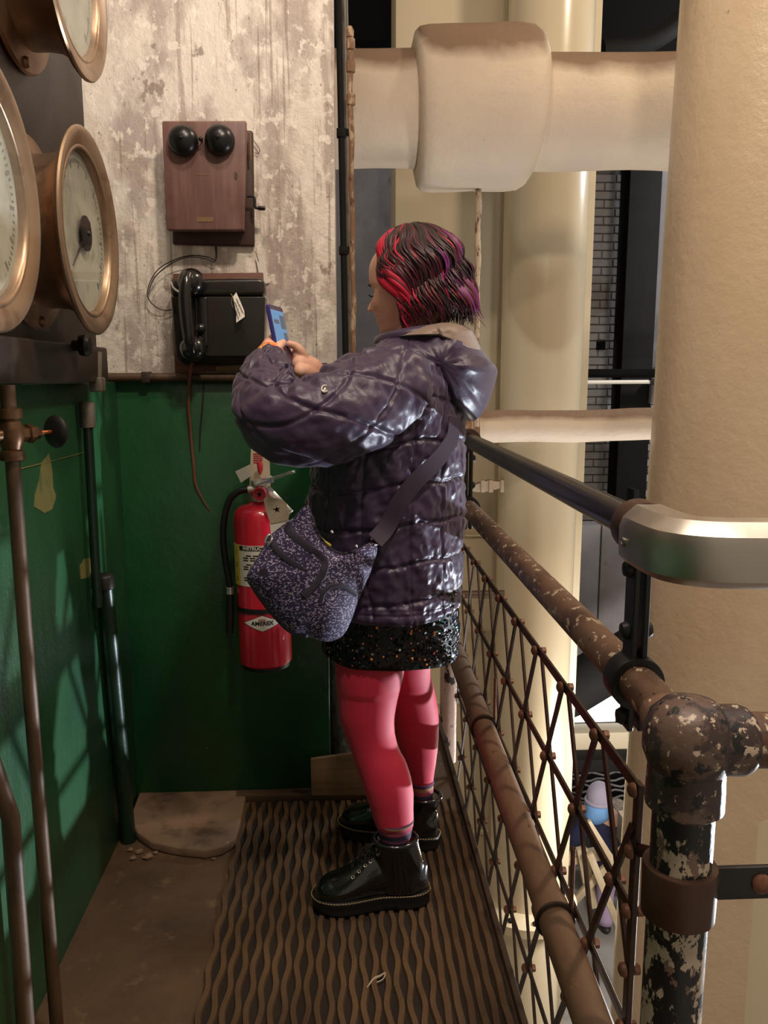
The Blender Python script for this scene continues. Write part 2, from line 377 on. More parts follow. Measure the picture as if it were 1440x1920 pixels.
# ---- concrete foot, base trim, board
mb = MB()
pts = [(240, 1500), (462, 1497), (452, 1545), (441, 1582), (418, 1597), (386, 1604), (330, 1598), (285, 1588), (258, 1570), (243, 1545)]
poly = [at(x, y, Z=.012) for x, y in pts]; poly[0].y = poly[1].y = WB - .002
for p in poly: p.x = max(p.x, WL + .004)
mb.prism([Vector((p.x, p.y, 0.0)) for p in poly], (0, 0, .028))
o = part('concrete_foot', mb, 'concrete_pad', floor, .006, 3); o['label'] = 'rounded pale concrete pad in the corner'
mb = MB(); mb.box((-.335, WB - .045, 0), (.12, WB - .004, .03)); trim = struct('trim_1', mb, 'floor_brown', .004, 'brown curb along the foot of the green wall')
mb = MB()
q0 = at(582, 1424, Y=WB - .035); q1 = at(700, 1408, Y=WB - .035); q2 = at(700, 1492, Y=WB - .055); q3 = at(584, 1492, Y=WB - .055)
mb.prism([q0, q1, q2, q3], (0, .014, 0))
tag(part('wooden_board', mb, 'old_wood', None, .002), 'short pale wooden board standing on the curb behind the boots', 'board')
# little chips of crumbled concrete beside the pad
for i, (x, y, s) in enumerate([(262, 1600, .012), (278, 1610, .015), (245, 1596, .009), (292, 1601, .008), (250, 1612, .010), (400, 1612, .006)]):
    c = at(x, y, Z=0); mb = MB()
    mb.ball((c.x, c.y, s * .45), s, 7, 5, (1, .8, .5))
    for k in range(len(mb.v)): mb.v[k] += Vector((random.uniform(-.2, .2), random.uniform(-.2, .2), random.uniform(0, .15))) * s
    tag(part('concrete_chip', mb, 'concrete_pad', None, smooth=False), ['crumbled chip of concrete left of the pad', 'largest crumbled chip at the rounded pad corner', 'small chip by the foot of the green pipe', 'tiny chip against the pad rim', 'chip nearest the camera beside the pad', 'tiny chip at the pad corner nearest the mat'][i], 'debris')

# ---- ribbed floor mat: every wavy rib a part
mroot = thing('floor_mat', (0, 1.6, 0), 'brown ribbed rubber floor mat under the boots', 'floor mat')
mb = MB(); mb.box((-.306, .55, .0005), (.345, WB - .047, .004)); part('mat_base', mb, 'mat_base', mroot)
pitch = .0242; L_ = .13; i = 0; x = -.300
while x < .338:
    mb = MB(); wave = .0040 if x < .19 else .0014
    wv = .0082 if x < .19 else .0096
    rings = []
    n = 110
    for k in range(n + 1):
        y = .56 + (WB - .05 - .56) * k / n
        cx = x + wave * sin(2 * pi * y / L_ + (pi if i % 2 else 0)); ww = wv
        rings.append([Vector((cx - ww, y, .003)), Vector((cx - ww * .7, y, .0115)), Vector((cx + ww * .7, y, .0115)), Vector((cx + ww, y, .003))])
    mb.rings(rings)
    part('rib', mb, 'mat_rib', mroot, angle=30); x += pitch; i += 1
# torn paper scrap / lint on the mat
c = [at(x, y, Z=.0135) for x, y in ((688, 1852), (700, 1836), (712, 1830), (722, 1824), (718, 1836), (706, 1842))]
mb = MB(); mb.tube(spline(c[:4], 5), [.003 * (1 - abs(k / 15 - .5)) for k in range(16)], 6); mb.tube(spline(c[2:6], 5), .0015, 5)
tag(part('lint_scrap', mb, 'tag_buff'), 'pale scrap of lint lying on the ribbed mat', 'litter')

# ---- pipe trim along the top of the green paint
mb = MB(); y_ = WB - .026
mb.tube([(at(190, 706, Y=y_).x, y_, 1.296), (-.30, y_, 1.296), (-.03, y_, 1.294)], .0125, 14)
r = thing('wall_conduit', (-.4, y_, 1.28), 'thin brown horizontal conduit below the telephones', 'pipe')
part('pipe', mb, 'brown_pipe', r)
for xx in (-.55, -.21): 
    mb = MB(); mb.box((xx - .012, WB - .04, 1.281), (xx + .012, WB - .004, 1.312)); part('clip', mb, 'brown_steel', r, .003)

# ================================================================== GAUGES
mb = MB(); g0 = at(150, 200, X=-.615).y
zb_ = 1.285
mb.box((WL + .001, -.4, zb_), (-.612, g0 + .02, 2.7)); 
board = thing('gauge_board', (-.63, 1, zb_), 'dark brown steel board that carries the brass gauges', 'panel')
part('back_plate', mb, 'brown_steel', board, .004)
mb = MB(); mb.box((-.612, -.4, zb_), (-.585, g0 + .015, zb_ + .085)); part('lower_ledge', mb, 'brown_steel', board, .006)
mb = MB(); k0 = at(152, 648, X=-.57); mb.lathe([(.012, 0), (.012, .014), (.022, .016), (.024, .03), (.018, .038), (.004, .040)], (-.588, k0.y, k0.z), (1, 0, 0), 20)
part('knob', mb, 'dark_metal', board)

def gauge(cx, R, label, hasdial=True):
    """cx: bezel centre (X = -.5); axis +X, built around its own axis"""
    t = thing('pressure_gauge', (-.612, cx.y, cx.z), label, 'gauge', 'round brass gauges on the board')
    D = cx.x + .612; o = Vector((-.612, cx.y, cx.z)); ax = (1, 0, .0)
    mb = MB(); mb.lathe([(R * .6, 0), (R * .93, 0), (R * .95, .006), (R * .93, .012), (R * .80, .016), (R * .76, .02), (R * .6, .02)], o, ax, 64); part('mounting_flange', mb, 'brass_dull', t)
    mb = MB(); mb.lathe([(R * .74, .016), (R * .735, D * .4), (R * .75, D * .62), (R * .80, D * .78), (R * .88, D * .9), (R * .86, D * .93), (R * .72, D * .8)], o, ax, 64); part('case', mb, 'brass', t)
    mb = MB(); mb.lathe([(R * .86, D * .86), (R * .955, D * .92), (R * .995, D * .97), (R, D * 1.0), (R * .985, D * 1.03), (R * .95, D * 1.04), (R * .90, D * 1.025), (R * .845, D * .99),
                         (R * .825, D * .975), (R * .815, D * .985), (R * .80, D * .985), (R * .785, D * .965), (R * .775, D * .92), (R * .77, D * .80)], o, ax, 80, cap=False); part('bezel', mb, 'brass', t)
    mb = MB(); mb.lathe([(.0001, D * .86), (R * .772, D * .86), (R * .772, D * .85), (.0001, D * .85)], o, ax, 64, cap=False); dial = part('dial', mb, 'dial_face', t)
    mb = MB(); xo = -.612 + D * .865
    for k in range(0, 61):                          # scale marks
        a = radians(-135 + 270 * k / 60) ; r0 = R * (.66 if k % 5 else .62); r1 = R * .70
        dy, dz = sin(a), cos(a); wv = .0016 if k % 5 else .003
        p = Vector((xo, cx.y, cx.z)); u = Vector((0, dy, dz)); s_ = Vector((0, dz, -dy))
        mb.add([p + u * r0 - s_ * wv, p + u * r1 - s_ * wv, p + u * r1 + s_ * wv, p + u * r0 + s_ * wv], [(0, 1, 2, 3)])
    part('scale_marks', mb, 'dial_ink', dial)
    for k in range(0, 7):                           # numerals round the scale
        pass
    mb = MB(); a = radians(-128); u = Vector((0, sin(a), cos(a))); s_ = Vector((0, cos(a), -sin(a))); p = Vector((xo + .006, cx.y, cx.z))
    mb.prism([p - u * R * .2 - s_ * .005, p - u * R * .2 + s_ * .005, p + u * R * .6 + s_ * .0015, p + u * R * .6 - s_ * .0015], (.002, 0, 0)); part('needle', mb, 'dark_metal', t)
    mb = MB(); mb.lathe([(.018, 0), (.018, .006), (.034, .006), (.034, .009), (.006, .012), (.004, .016)], (xo, cx.y, cx.z), ax, 24); part('hub', mb, 'dark_metal', t)
    mb = MB(); mb.lathe([(.0001, D * .962), (R * .786, D * .962), (R * .786, D * .955), (.0001, D * .955)], o, ax, 64, cap=False); part('glass', mb, 'gauge_glass', t)
    for k in range(3):                              # flange bolts
        a = radians(60 + 120 * k); mb = MB()
        mb.lathe([(.011, 0), (.011, .006), (.008, .011), (.002, .012)], o + Vector((.010, sin(a) * R * .87, cos(a) * R * .87)), ax, 12); part('bolt', mb, 'brass_dull', t)
    return t
GX = -.492
c2 = at(170, 438, X=GX)
gauge(c2, .196, 'large brass gauge below the top one, nearest the wooden ringer box')
gauge(Vector((GX, c2.y + .005, c2.z + .485)), .196, 'topmost brass gauge, cut off by the upper edge')
gauge(Vector((GX, c2.y - .485, c2.z - .02)), .196, 'brass gauge at the far left edge, mostly out of view')

# ================================================================== PIPES ON THE LEFT WALL
# thin brown drain pipe with the valve
r = thing('drain_pipe', at(86, 1920, X=-.57), 'brown vertical pipe with a small valve below the gauges', 'pipe')
px_ = -.565; yv = at(20, 815, X=px_).y
mb = MB(); mb.tube([(px_, yv, 1.285), (px_, yv, .85), (px_ + .004, yv, .3), (px_ + .006, yv, .0)], .0125, 14); part('pipe', mb, 'brown_pipe', r)
zc = at(20, 815, X=px_).z
mb = MB(); mb.lathe([(.018, -.045), (.021, -.043), (.021, -.028), (.016, -.026), (.02, -.014), (.023, 0), (.02, .014), (.016, .026), (.021, .028), (.021, .043), (.018, .045)], (px_, yv, zc), (0, 0, 1), 16)
vb = part('valve_body', mb, 'valve_bronze', r)
dirv = (at(110, 808, X=-.50) - Vector((px_, yv, zc))); dirv.z = 0; dirv.normalize(); dirv = Vector((.55, .83, 0)).normalized()
o = Vector((px_, yv, zc))
mb = MB(); mb.lathe([(.014, .012), (.014, .03), (.017, .032), (.017, .042), (.011, .044), (.011, .056)], o, dirv, 6); part('bonnet', mb, 'valve_bronze', vb)
mb = MB(); mb.lathe([(.004, .05), (.004, .088)], o, dirv, 10); part('stem', mb, 'copper', vb)
mb = MB(); mb.lathe([(.006, .080), (.012, .080), (.020, .083), (.027, .086), (.030, .091), (.027, .097), (.020, .099), (.012, .097), (.005, .097)], o, dirv, 24); part('hand_wheel', mb, 'dark_metal', vb)
mb = MB(); mb.lathe([(.011, .010), (.011, .05), (.015, .05), (.015, .062)], o, -dirv, 10); part('side_plug', mb, 'valve_bronze', vb)
# nearer dark pipe at the lower left corner
p0 = at(2, 1390, X=-.52); p1 = at(46, 1900, X=-.52)
mb = MB(); mb.tube([(-.52, p1.y, .0), (-.52, p1.y, .25), (-.522, p1.y + .01, .62), (-.56, p1.y - .02, .85), (-.60, p1.y - .1, 1.0), (-.62, p1.y - .25, 1.1)], .014, 14)
tag(part('wall_pipe', mb, 'brown_pipe'), 'dark pipe at the lower left corner, nearest the camera', 'pipe')
# grey conduit with its box, running down into the thick green pipe
r = thing('green_conduit', at(238, 1545, Z=0), 'dark green painted conduit in the corner of the green walls', 'pipe')
yc = WB - .10; ct = at(163, 760, Y=yc); cb = at(196, 1085, Y=yc)
ct2 = Vector((ct.x, yc, ct.z)); 
UX = -.618; ct = at(163, 762, X=UX); cm = at(180, 1080, X=UX)
mb = MB(); mb.tube([ct, lerp(ct, cm, .5), cm, cm + Vector((0, 0, -.08))], .0115, 14); part('upper_pipe', mb, 'green_dark', r)
l0 = at(196, 1090, X=-.613); l1 = at(236, 1520, X=-.613)
mb = MB(); mb.tube([l0, lerp(l0, l1, .5), l1, (l1.x, l1.y + .01, 0)], .021, 18); part('lower_pipe', mb, 'green_dark', r)
mb = MB(); mb.lathe([(.023, -.02), (.0255, -.018), (.0255, .012), (.021, .018), (.010, .022)], l0, (0, 0, 1), 18); part('cap', mb, 'dark_metal', r)
mb = MB(); mb.lathe([(.016, -.03), (.018, -.028), (.018, .03), (.015, .034)], (ct.x, ct.y, ct.z - .022), (0, 0, 1), 16); part('coupling', mb, 'conduit_grey', r)
bb = at(176, 700, Y=1.95)
mb = MB(); mb.box((-.606, ct.y - .02, ct.z + .035), (-.575, ct.y + .02, ct.z + .07)); part('elbow_box', mb, 'conduit_grey', r, .005)
mb = MB(); mb.tube([(-.590, ct.y, ct.z + .05), (-.588, ct.y + .01, ct.z + .13)], .010, 12); part('riser', mb, 'conduit_grey', r)

# bare patches where the green paint has come off the left wall
mat('bare_olive', (116, 112, 62), .6, layers=[('noise', (30, 30, 12), .5, .6, (84, 96, 56))])
wl_ = bpy.data.objects['wall_left']
for k, pts_ in enumerate(([(78, 868), (92, 850), (98, 880), (100, 915), (106, 930), (98, 955), (84, 962), (64, 950), (66, 928), (74, 900)], [(150, 1062), (158, 1048), (170, 1046), (172, 1066), (168, 1082), (152, 1086)])):
    mb = MB(); mb.prism([at(x, y, X=WL + .0012) for x, y in pts_], (-.001, 0, 0)); part('bare_patch', mb, 'bare_olive', wl_)
mb = MB(); mb.tube([at(x, y, X=WL + .001) for x, y in ((34, 880), (90, 866), (130, 856), (160, 848))], .0012, 6); part('paint_scratch', mb, 'bare_olive', wl_)

# ================================================================== WOODEN RINGER BOX
def wallp(x, y, d): return at(x, y, Y=WB - d)
r = thing('ringer_box', wallp(390, 470, 0), 'old wooden wall telephone ringer box with two black bells', 'telephone box')
D0 = .092
a = wallp(303, 226, D0); b = wallp(462, 226, D0); c = wallp(457, 432, D0); d = wallp(312, 432, D0)
tilt = 0
mb = MB(); mb.prism([a, b, c, d], (0, .018, 0)); front = part('front_panel', mb, 'ringer_wood', r, .005, 3)
mb = MB(); sh = Vector((.006, 0, .002)); ins = [a + Vector((.006, .018, -.006)), b + Vector((-.004, .018, -.006)), c + Vector((-.004, .018, .006)), d + Vector((.006, .018, .006))]
mb.prism(ins, (0, .05, 0)); part('case', mb, 'ringer_wood', r, .003)
bp = [wallp(316, 240, .022), wallp(474, 244, .022), wallp(477, 462, .022), wallp(323, 458, .022)]
mb = MB(); mb.prism(bp, (0, .022, 0)); part('backboard', mb, 'ringer_wood_dark', r, .006, 3)
for (x, y) in ((345, 266), (413, 265)):
    cc = wallp(x, y, D0); mb = MB(); R_ = .0395
    mb.lathe([(.008, 0), (.008, .010), (R_, .008), (R_ * 1.0, .012), (R_ * .96, .020), (R_ * .85, .029), (R_ * .62, .037), (R_ * .3, .042), (R_ * .14, .043), (R_ * .13, .045), (.001, .045)], cc, (0, -1, 0), 36)
    bl = part('bell', mb, 'bell_black', r)
    mb = MB(); mb.lathe([(.004, .043), (.004, .0465), (.002, .048)], cc, (0, -1, 0), 10); part('screw', mb, 'dark_metal', bl)
cc = wallp(379, 265, D0); mb = MB(); mb.cyl(cc, cc + Vector((0, -.02, 0)), .0025, 8); mb.ball(cc + Vector((0, -.021, 0)), .006, 12, 8); part('clapper', mb, 'dark_metal', r)
q = [wallp(369, 407, D0 + .0012), wallp(400, 407, D0 + .0012), wallp(400, 416, D0 + .0012), wallp(369, 416, D0 + .0012)]
mb = MB(); mb.prism(q, (0, .001, 0)); part('name_plate', mb, 'name_plate', front)
# worn stencil and oval stamp on the panel
q = wallp(377, 327, D0 + .0006); mb = MB()
for k in range(7):
    xx = q.x + (k - 3) * .0045; mb.box((xx, q.y - .0002, q.z - .002 + random.uniform(-.001, .001)), (xx + .003, q.y, q.z + .002))
part('worn_stencil', mb, 'name_plate', front)
q = wallp(442, 330, D0 + .0006); mb = MB(); ring = [q + Vector((.0042 * cos(t_), 0, .0095 * sin(t_))) for t_ in np.linspace(0, 2 * pi, 24, endpoint=False)]
mb.tube(ring, .0006, 5, loop=True); mb.box((q.x - .001, q.y - .0003, q.z - .006), (q.x + .0015, q.y, q.z + .006)); part('oval_stamp', mb, 'wire_dark', front)
# crank
cr = wallp(466, 368, .055); mb = MB()
e1 = cr + Vector((-.004, 0, 0)); 
mb.tube(spline([e1, cr + Vector((.010, 0, 0)), cr + Vector((.016, 0, -.004)), cr + Vector((.017, -.002, -.024)), cr + Vector((.019, -.002, -.030))], 5), .0036, 10); crank = part('crank', mb, 'dark_metal', r)
h0 = cr + Vector((.017, -.002, -.031)); mb = MB(); mb.lathe([(.003, 0), (.003, .007), (.0055, .008), (.0062, .02), (.0058, .027), (.003, .028)], h0, (1, 0, 0), 14); part('crank_handle', mb, 'bakelite', crank)
# side hinge rod
mb = MB(); mb.cyl(wallp(468, 250, .045), wallp(470, 300, .045), .0028, 8); part('hinge', mb, 'brass_dull', r)
# small wire loop at the right of the box
mb = MB(); mb.tube(spline([wallp(474, 262, .01), wallp(482, 272, .012), wallp(487, 281, .01), wallp(484, 288, .008), wallp(478, 286, .006)], 5), .0008, 6); part('loose_wire', mb, 'wire_dark', r)
# tag hanging at lower right of the ringer box
t = thing('paper_tag', wallp(485, 500, .01), 'blank white paper tag hung from the ringer box corner', 'tag')
mb = MB(); mb.tube(spline([wallp(472, 468, .02), wallp(480, 474, .016), wallp(485, 490, .01)], 5), .0006, 6); part('string', mb, 'wire_dark', t)
mb = MB(); mb.prism([wallp(479, 482, .010), wallp(494, 481, .010), wallp(505, 530, .006), wallp(490, 534, .006)], (0, .0006, 0)); part('card', mb, 'tag_paper', t)
# wires from ringer box to the telephone
for k, pts_ in enumerate(([(406, 462), (405, 487), (390, 482), (360, 479), (330, 486), (298, 504), (281, 530), (277, 556), (290, 574), (308, 582), (322, 581)],
                          [(404, 462), (403, 490), (385, 485), (352, 482), (318, 496), (290, 520), (280, 545), (279, 552)])):
    mb = MB(); mb.tube(spline([wallp(x, y, .018 + .016 * k + .006 * sin(i_ * 1.1)) for i_, (x, y) in enumerate(pts_)], 5), .0015, 7)
    tag(part('telephone_wire', mb, 'wire_dark'), ['dark wire looping from the ringer box to the black telephone', 'second thinner loop of dark wire left of the black telephone'][k], 'wire')

# ================================================================== BLACK TELEPHONE
tb = [wallp(324, 513, .02), wallp(493, 511, .02), wallp(501, 690, .02), wallp(328, 700, .02)]
r = thing('wall_telephone', wallp(410, 695, 0), 'black steel wall telephone with a hanging handset below the ringer box', 'telephone')
mb = MB(); mb.prism(tb, (0, .02, 0)); part('backboard', mb, 'board_red', r, .002)
# body: lower box and lid, rounded corners
def rounded(a, b, c, d, rad, n=5):
    P = [a, b, c, d]; out = []
    for i in range(4):
        p = P[i]; u = (P[i - 1] - p); v = (P[(i + 1) % 4] - p); ru = min(rad, u.length * .49); rv = min(rad, v.length * .49); u = u.normalized() * ru; v = v.normalized() * rv
        for k in range(n + 1):
            t_ = k / n; out.append(p + u * (1 - t_) ** 2 + v * t_ ** 2)
    return out
DT = .085
bA, bB, bC, bD = wallp(321, 556, DT), wallp(497, 556, DT), wallp(495, 668, DT), wallp(330, 668, DT)
mb = MB(); mb.prism(rounded(bA, bB, bC, bD, .004), (0, DT - .022, 0)); part('body', mb, 'phone_steel', r, .018, 5)
lA, lB, lC, lD = wallp(318, 523, DT + .004), wallp(495, 521, DT + .004), wallp(497, 554, DT + .004), wallp(319, 556, DT + .004)
mb = MB(); mb.prism(rounded(lA, lB, lC, lD, .016), (0, DT - .018, 0)); part('lid', mb, 'phone_steel', r, .016, 5)
mb = MB(); mb.prism([wallp(330, 668, .06), wallp(490, 668, .06), wallp(480, 684, .04), wallp(345, 684, .04)], (0, .03, 0)); part('lower_tray', mb, 'phone_steel', r, .003)
mb = MB(); mb.prism([wallp(404, 686, .03), wallp(468, 682, .03), wallp(468, 694, .03), wallp(404, 697, .03)], (0, .01, 0)); part('bottom_strip', mb, 'old_wood', r, .002)
# cradle: centre post + chrome prongs
mb = MB(); mb.prism(rounded(wallp(366, 556, DT + .012), wallp(388, 556, DT + .012), wallp(390, 650, DT + .012), wallp(368, 650, DT + .012), .008), (0, .02, 0)); cr_ = part('cradle_post', mb, 'bakelite', r, .004, 3)
mb = MB(); mb.ball(wallp(376, 616, DT + .014), .014, 16, 10); part('cradle_knob', mb, 'bakelite', cr_)
mb = MB(); mb.tube(spline([wallp(322, 530, DT + .01), wallp(326, 540, DT + .03), wallp(338, 548, DT + .04), wallp(344, 548, DT + .02)], 5), .003, 8)
part('chrome_prong', mb, 'chrome', cr_)
mb = MB(); mb.tube(spline([wallp(378, 530, DT + .01), wallp(374, 542, DT + .03), wallp(366, 549, DT + .04), wallp(362, 548, DT + .02)], 5), .003, 8); part('chrome_prong', mb, 'chrome', cr_)
# handset: grip plus two cups, one mesh each
hd = DT + .055
gp = [wallp(353, 512, hd), wallp(348, 530, hd + .012), wallp(347, 560, hd + .016), wallp(350, 600, hd + .016), wallp(355, 640, hd + .012), wallp(359, 660, hd)]
hs = thing('telephone_handset', wallp(360, 680, hd), 'black bakelite handset hanging upright on the wall telephone', 'handset')
sp = spline(gp, 6); mb = MB(); mb.tube(sp, [.011 + .0065 * sin(pi * min(max(k / (len(sp) - 1), 0), 1)) for k in range(len(sp))], 16, flat=((1, 0, 0), .8)); part('grip', mb, 'bakelite', hs)
cc = wallp(358, 527, hd - .022); mb = MB(); mb.lathe([(.010, -.028), (.030, -.026), (.036, -.018), (.037, -.006), (.034, .006), (.026, .018), (.014, .026), (.003, .030)], cc, (.05, -1, .25), 32); part('earpiece', mb, 'bakelite', hs)
cc = wallp(362, 655, hd - .022); mb = MB(); mb.lathe([(.010, -.028), (.026, -.028), (.034, -.020), (.036, -.008), (.031, .006), (.024, .016), (.014, .022), (.003, .026)], cc, (.12, -1, -.25), 32); part('mouthpiece', mb, 'bakelite', hs)
# tag tied on the lid
t = thing('inscribed_tag', wallp(446, 575, DT + .01), 'white paper tag with handwriting hung on the black telephone', 'tag')
tq = [(437, 556), (443, 548), (451, 566), (458, 583), (459, 594), (443, 605), (443, 588)]
mb = MB(); mb.prism([wallp(x, y, DT + .012 + .0004 * (y - 556)) for x, y in tq], (0, .0008, 0)); card = part('card', mb, 'tag_paper', t)
mb = MB()
for (x0, y0, x1, y1, nn) in ((443, 560, 456, 588, 16), (440, 566, 450, 592, 13), (441, 580, 447, 598, 8)):
    P = []
    for k in range(nn * 3):
        u = k / (nn * 3 - 1); P.append(wallp(lerp(x0, x1, u) + 1.6 * sin(k * 2.2) * (1 if k % 5 else .2), lerp(y0, y1, u) + 1.1 * cos(k * 1.7), DT + .0136 + .0004 * (lerp(y0, y1, u) - 556)))
    mb.tube(P, .0005, 4)
part('handwriting', mb, 'tag_ink', card)
mb = MB(); mb.tube(spline([wallp(433, 551, DT + .006), wallp(436, 556, DT + .012), wallp(434, 566, DT + .012), wallp(437, 576, DT + .010)], 5), .0007, 6); part('string', mb, 'tag_buff', t)
# brown cord that hangs down the green wall
mb = MB(); cpts = [(361, 680, .05), (357, 700, .045), (354, 730, .03), (354, 765, .02), (357, 800, .015), (360, 840, .012), (364, 880, .012), (366, 905, .010), (374, 925, .010), (385, 945, .008), (394, 958, .006)]
mb.tube(spline([wallp(*p) for p in cpts], 6), [.0042 if k < 40 else .0042 - .003 * (k - 40) / 21 for k in range(61)], 10)
tag(part('hanging_cord', mb, 'cord_brown'), 'brown cloth cord dangling from the telephone down the green wall', 'cord')
mb = MB(); mb.tube(spline([wallp(382, 716, .008), wallp(380, 760, .01), wallp(376, 800, .008), wallp(374, 845, .008)], 5), .002, 8)  # dark strand standing in for the shadow the cord casts
tag(part('cord_shadow_strand', mb, 'wire_dark'), 'dark strand put in as the shadow of the brown cord on the green wall', 'wire')

# ================================================================== FIRE EXTINGUISHER
YE = WB - .105                        # axis depth
ebase = at(499, 1240, Y=YE - .0); etop = at(487, 946, Y=YE)
r = thing('fire_extinguisher', (ebase.x, YE, ebase.z), 'red fire extinguisher hung on the green wall', 'extinguisher')
ax = (etop - ebase); ax = Vector((ax.x, 0, ax.z)); H_ = ax.length; ax.normalize(); R_ = .0755
eo = Vector((ebase.x, YE, ebase.z)); ux = ax.cross(Vector((0, 1, 0))).normalized() * 1  # towards +X / -X
if ux.x < 0: ux = -ux
def ex(h, ang, rr): return eo + ax * h + (ux * sin(ang) - Vector((0, 1, 0)) * cos(ang)) * rr
mb = MB(); mb.lathe([(R_ * .9, .0), (R_ * .99, .006), (R_, .014), (R_, H_ - .045), (R_ * .985, H_ - .030), (R_ * .92, H_ - .014), (R_ * .72, H_ - .002), (R_ * .4, H_ + .004), (.022, H_ + .008), (.022, H_ + .02)], eo, ax, 48); cyl_ = part('cylinder', mb, 'ext_red', r)
mb = MB(); mb.lathe([(R_ * .86, -.012), (R_ * .9, -.01), (R_ * .9, .004), (R_ * .8, .004)], eo, ax, 40); part('foot_ring', mb, 'rubber', r)
def band(name, m_, h0, h1, a0, a1, rr, parent, n=18):
    mb = MB(); rings = []
    for k in range(n + 1):
        a_ = lerp(a0, a1, k / n); rings.append([ex(h0, a_, rr), ex(h0, a_, rr + .0006), ex(h1, a_, rr + .0006), ex(h1, a_, rr)])
    mb.rings(rings); return part(name, mb, m_, parent)
def hpx(y): return H_ * (1240 - y) / (1240 - 946)
lab = band('instruction_label', 'label_white', hpx(1086), hpx(1012), -1.45, 1.2, R_ + .0004, r)
band('yellow_strip', 'label_yellow', hpx(1086), hpx(1012), -1.2, -.82, R_ + .0012, lab, 6)
band('label_header', 'label_ink', hpx(1021), hpx(1013), -.80, 1.0, R_ + .0012, lab)
def on_cyl(h, a_, s_=1):
    def wfun(v):
        return ex(h + v.y, a_ + v.x / R_, R_ + .0022 + v.z)
    return wfun
mb = MB(); mb.text('INSTRUCTIONS', .0135, None, .0002, 'LEFT', on_cyl(hpx(1017), -.62), bold=.0004); part('label_title', mb, 'label_white', lab)
mb = MB()
for k, yy in enumerate((1030, 1046, 1066)):
    for j in range(3 if k == 0 else 5):
        for q in range(5):
            a_ = -.62 + q * .28 + (.12 if j == 0 else 0)
            if j > 2: break
            h = hpx(yy + j * 4.2); rings = []
            for e_ in range(4): 
                aa = a_ + e_ * .07; rings.append([ex(h - .0015, aa, R_ + .0012), ex(h - .0015, aa, R_ + .0017), ex(h + .0015, aa, R_ + .0017), ex(h + .0015, aa, R_ + .0012)])
            mb.rings(rings)
part('label_print', mb, 'label_ink', lab)
mb = MB()
for k, ch in enumerate(('1', '2', '3')): mb.text(ch, .018, None, .0002, 'CENTER', on_cyl(hpx((1026, 1048, 1074)[k]), -1.0))
part('label_numbers', mb, 'label_ink', lab)
# diamond badge
def diamond(rr, s_, m_, parent, nm):
    mb = MB(); h = hpx(1153); n = 16; top = []; bot = []
    for k in range(n + 1):
        u = -1 + 2 * k / n; a_ = u * .80 * s_ + .02; hh = (1 - abs(u)) * .0245 * s_
        top.append((a_, h + hh)); bot.append((a_, h - hh))
    rings = [[ex(b_[1], b_[0], rr), ex(b_[1], b_[0], rr + .0005), ex(t_[1] + 1e-5, t_[0], rr + .0005), ex(t_[1] + 1e-5, t_[0], rr)] for t_, b_ in zip(top, bot)]
    mb.rings(rings); return part(nm, mb, m_, parent)
bd = diamond(R_ + .0004, 1.0, 'label_ink', r, 'badge_outline'); diamond(R_ + .0011, .93, 'label_white', bd, 'badge_face')
mb = MB(); mb.text('AMEREX', .0165, None, .0002, 'CENTER', on_cyl(hpx(1153), .02), bold=.0005); part('badge_lettering', mb, 'label_ink', bd)
mb = MB(); mb.text('***', .016, None, .0002, 'CENTER', on_cyl(hpx(1148) , .02)); part('badge_mark', mb, 'ext_red', bd)
band('strap', 'rubber', hpx(1136), hpx(1127), -1.75, 1.75, R_ + .0015, r, 30)
mb = MB(); mb.box((eo.x - .06, YE + R_ * .6, eo.z + .1), (eo.x + .02, WB - .004, eo.z + .13)); part('bracket_plate', mb, 'dark_metal', r, .003)
# back bracket plate seen above the bottle (buff, with print)
pq = [at(470, 842, Y=YE + .02), at(505, 846, Y=YE + .02), at(508, 950, Y=YE + .02), at(466, 946, Y=YE + .02)]
mb = MB(); mb.prism(pq, (0, .006, 0)); bpz = part('hanger_plate', mb, 'tag_buff', r, .002)
mb = MB()
for k in range(5):
    p = at(475, 852 + 4 * k, Y=YE + .019); mb.box((p.x, p.y - .0005, p.z), (p.x + (.026 if k < 4 else .015), p.y, p.z + .003))
part('plate_print', mb, 'knob_red', bpz)
# valve body, pin, levers, gauge
vo = eo + ax * (H_ + .012)
mb = MB(); mb.lathe([(.023, 0), (.023, .012), (.018, .016), (.018, .04), (.022, .042), (.022, .056), (.012, .06)], vo, ax, 20); vb = part('valve_body', mb, 'chrome', r)
gp_ = at(488, 925, Y=YE - .03); mb = MB(); mb.lathe([(.0165, .0), (.019, .004), (.019, .012), (.0175, .016), (.013, .0155), (.012, .013), (.001, .0135)], gp_, (-.1, -1, 0), 24); pg = part('pressure_dial', mb, 'knob_red', vb)
mb = MB(); mb.lathe([(.006, .0135), (.004, .0165), (.001, .017)], gp_, (-.1, -1, 0), 12); part('dial_hub', mb, 'dark_metal', pg)
def bar(p0, p1, w0, t0, up_, m_, name, par):
    mb = MB(); p0 = Vector(p0); p1 = Vector(p1); d_ = (p1 - p0).normalized(); s_ = Vector(up_); s_ = (s_ - d_ * s_.dot(d_)).normalized(); n_ = d_.cross(s_)
    mb.prism([p0 + n_ * w0 + s_ * t0, p0 - n_ * w0 + s_ * t0, p0 - n_ * w0 - s_ * t0, p0 + n_ * w0 - s_ * t0], p1 - p0); return part(name, mb, m_, par, min(w0, t0) * .5)
h0 = at(474, 908, Y=YE - .03); h1 = at(552, 884, Y=YE - .035); h2 = at(512, 897, Y=YE - .02)
bar(h0, h2, .014, .010, (0, 0, 1), 'chrome', 'lever_housing', vb)
bar(h2, h1, .012, .0045, (0, 0, 1), 'chrome', 'lever', vb)
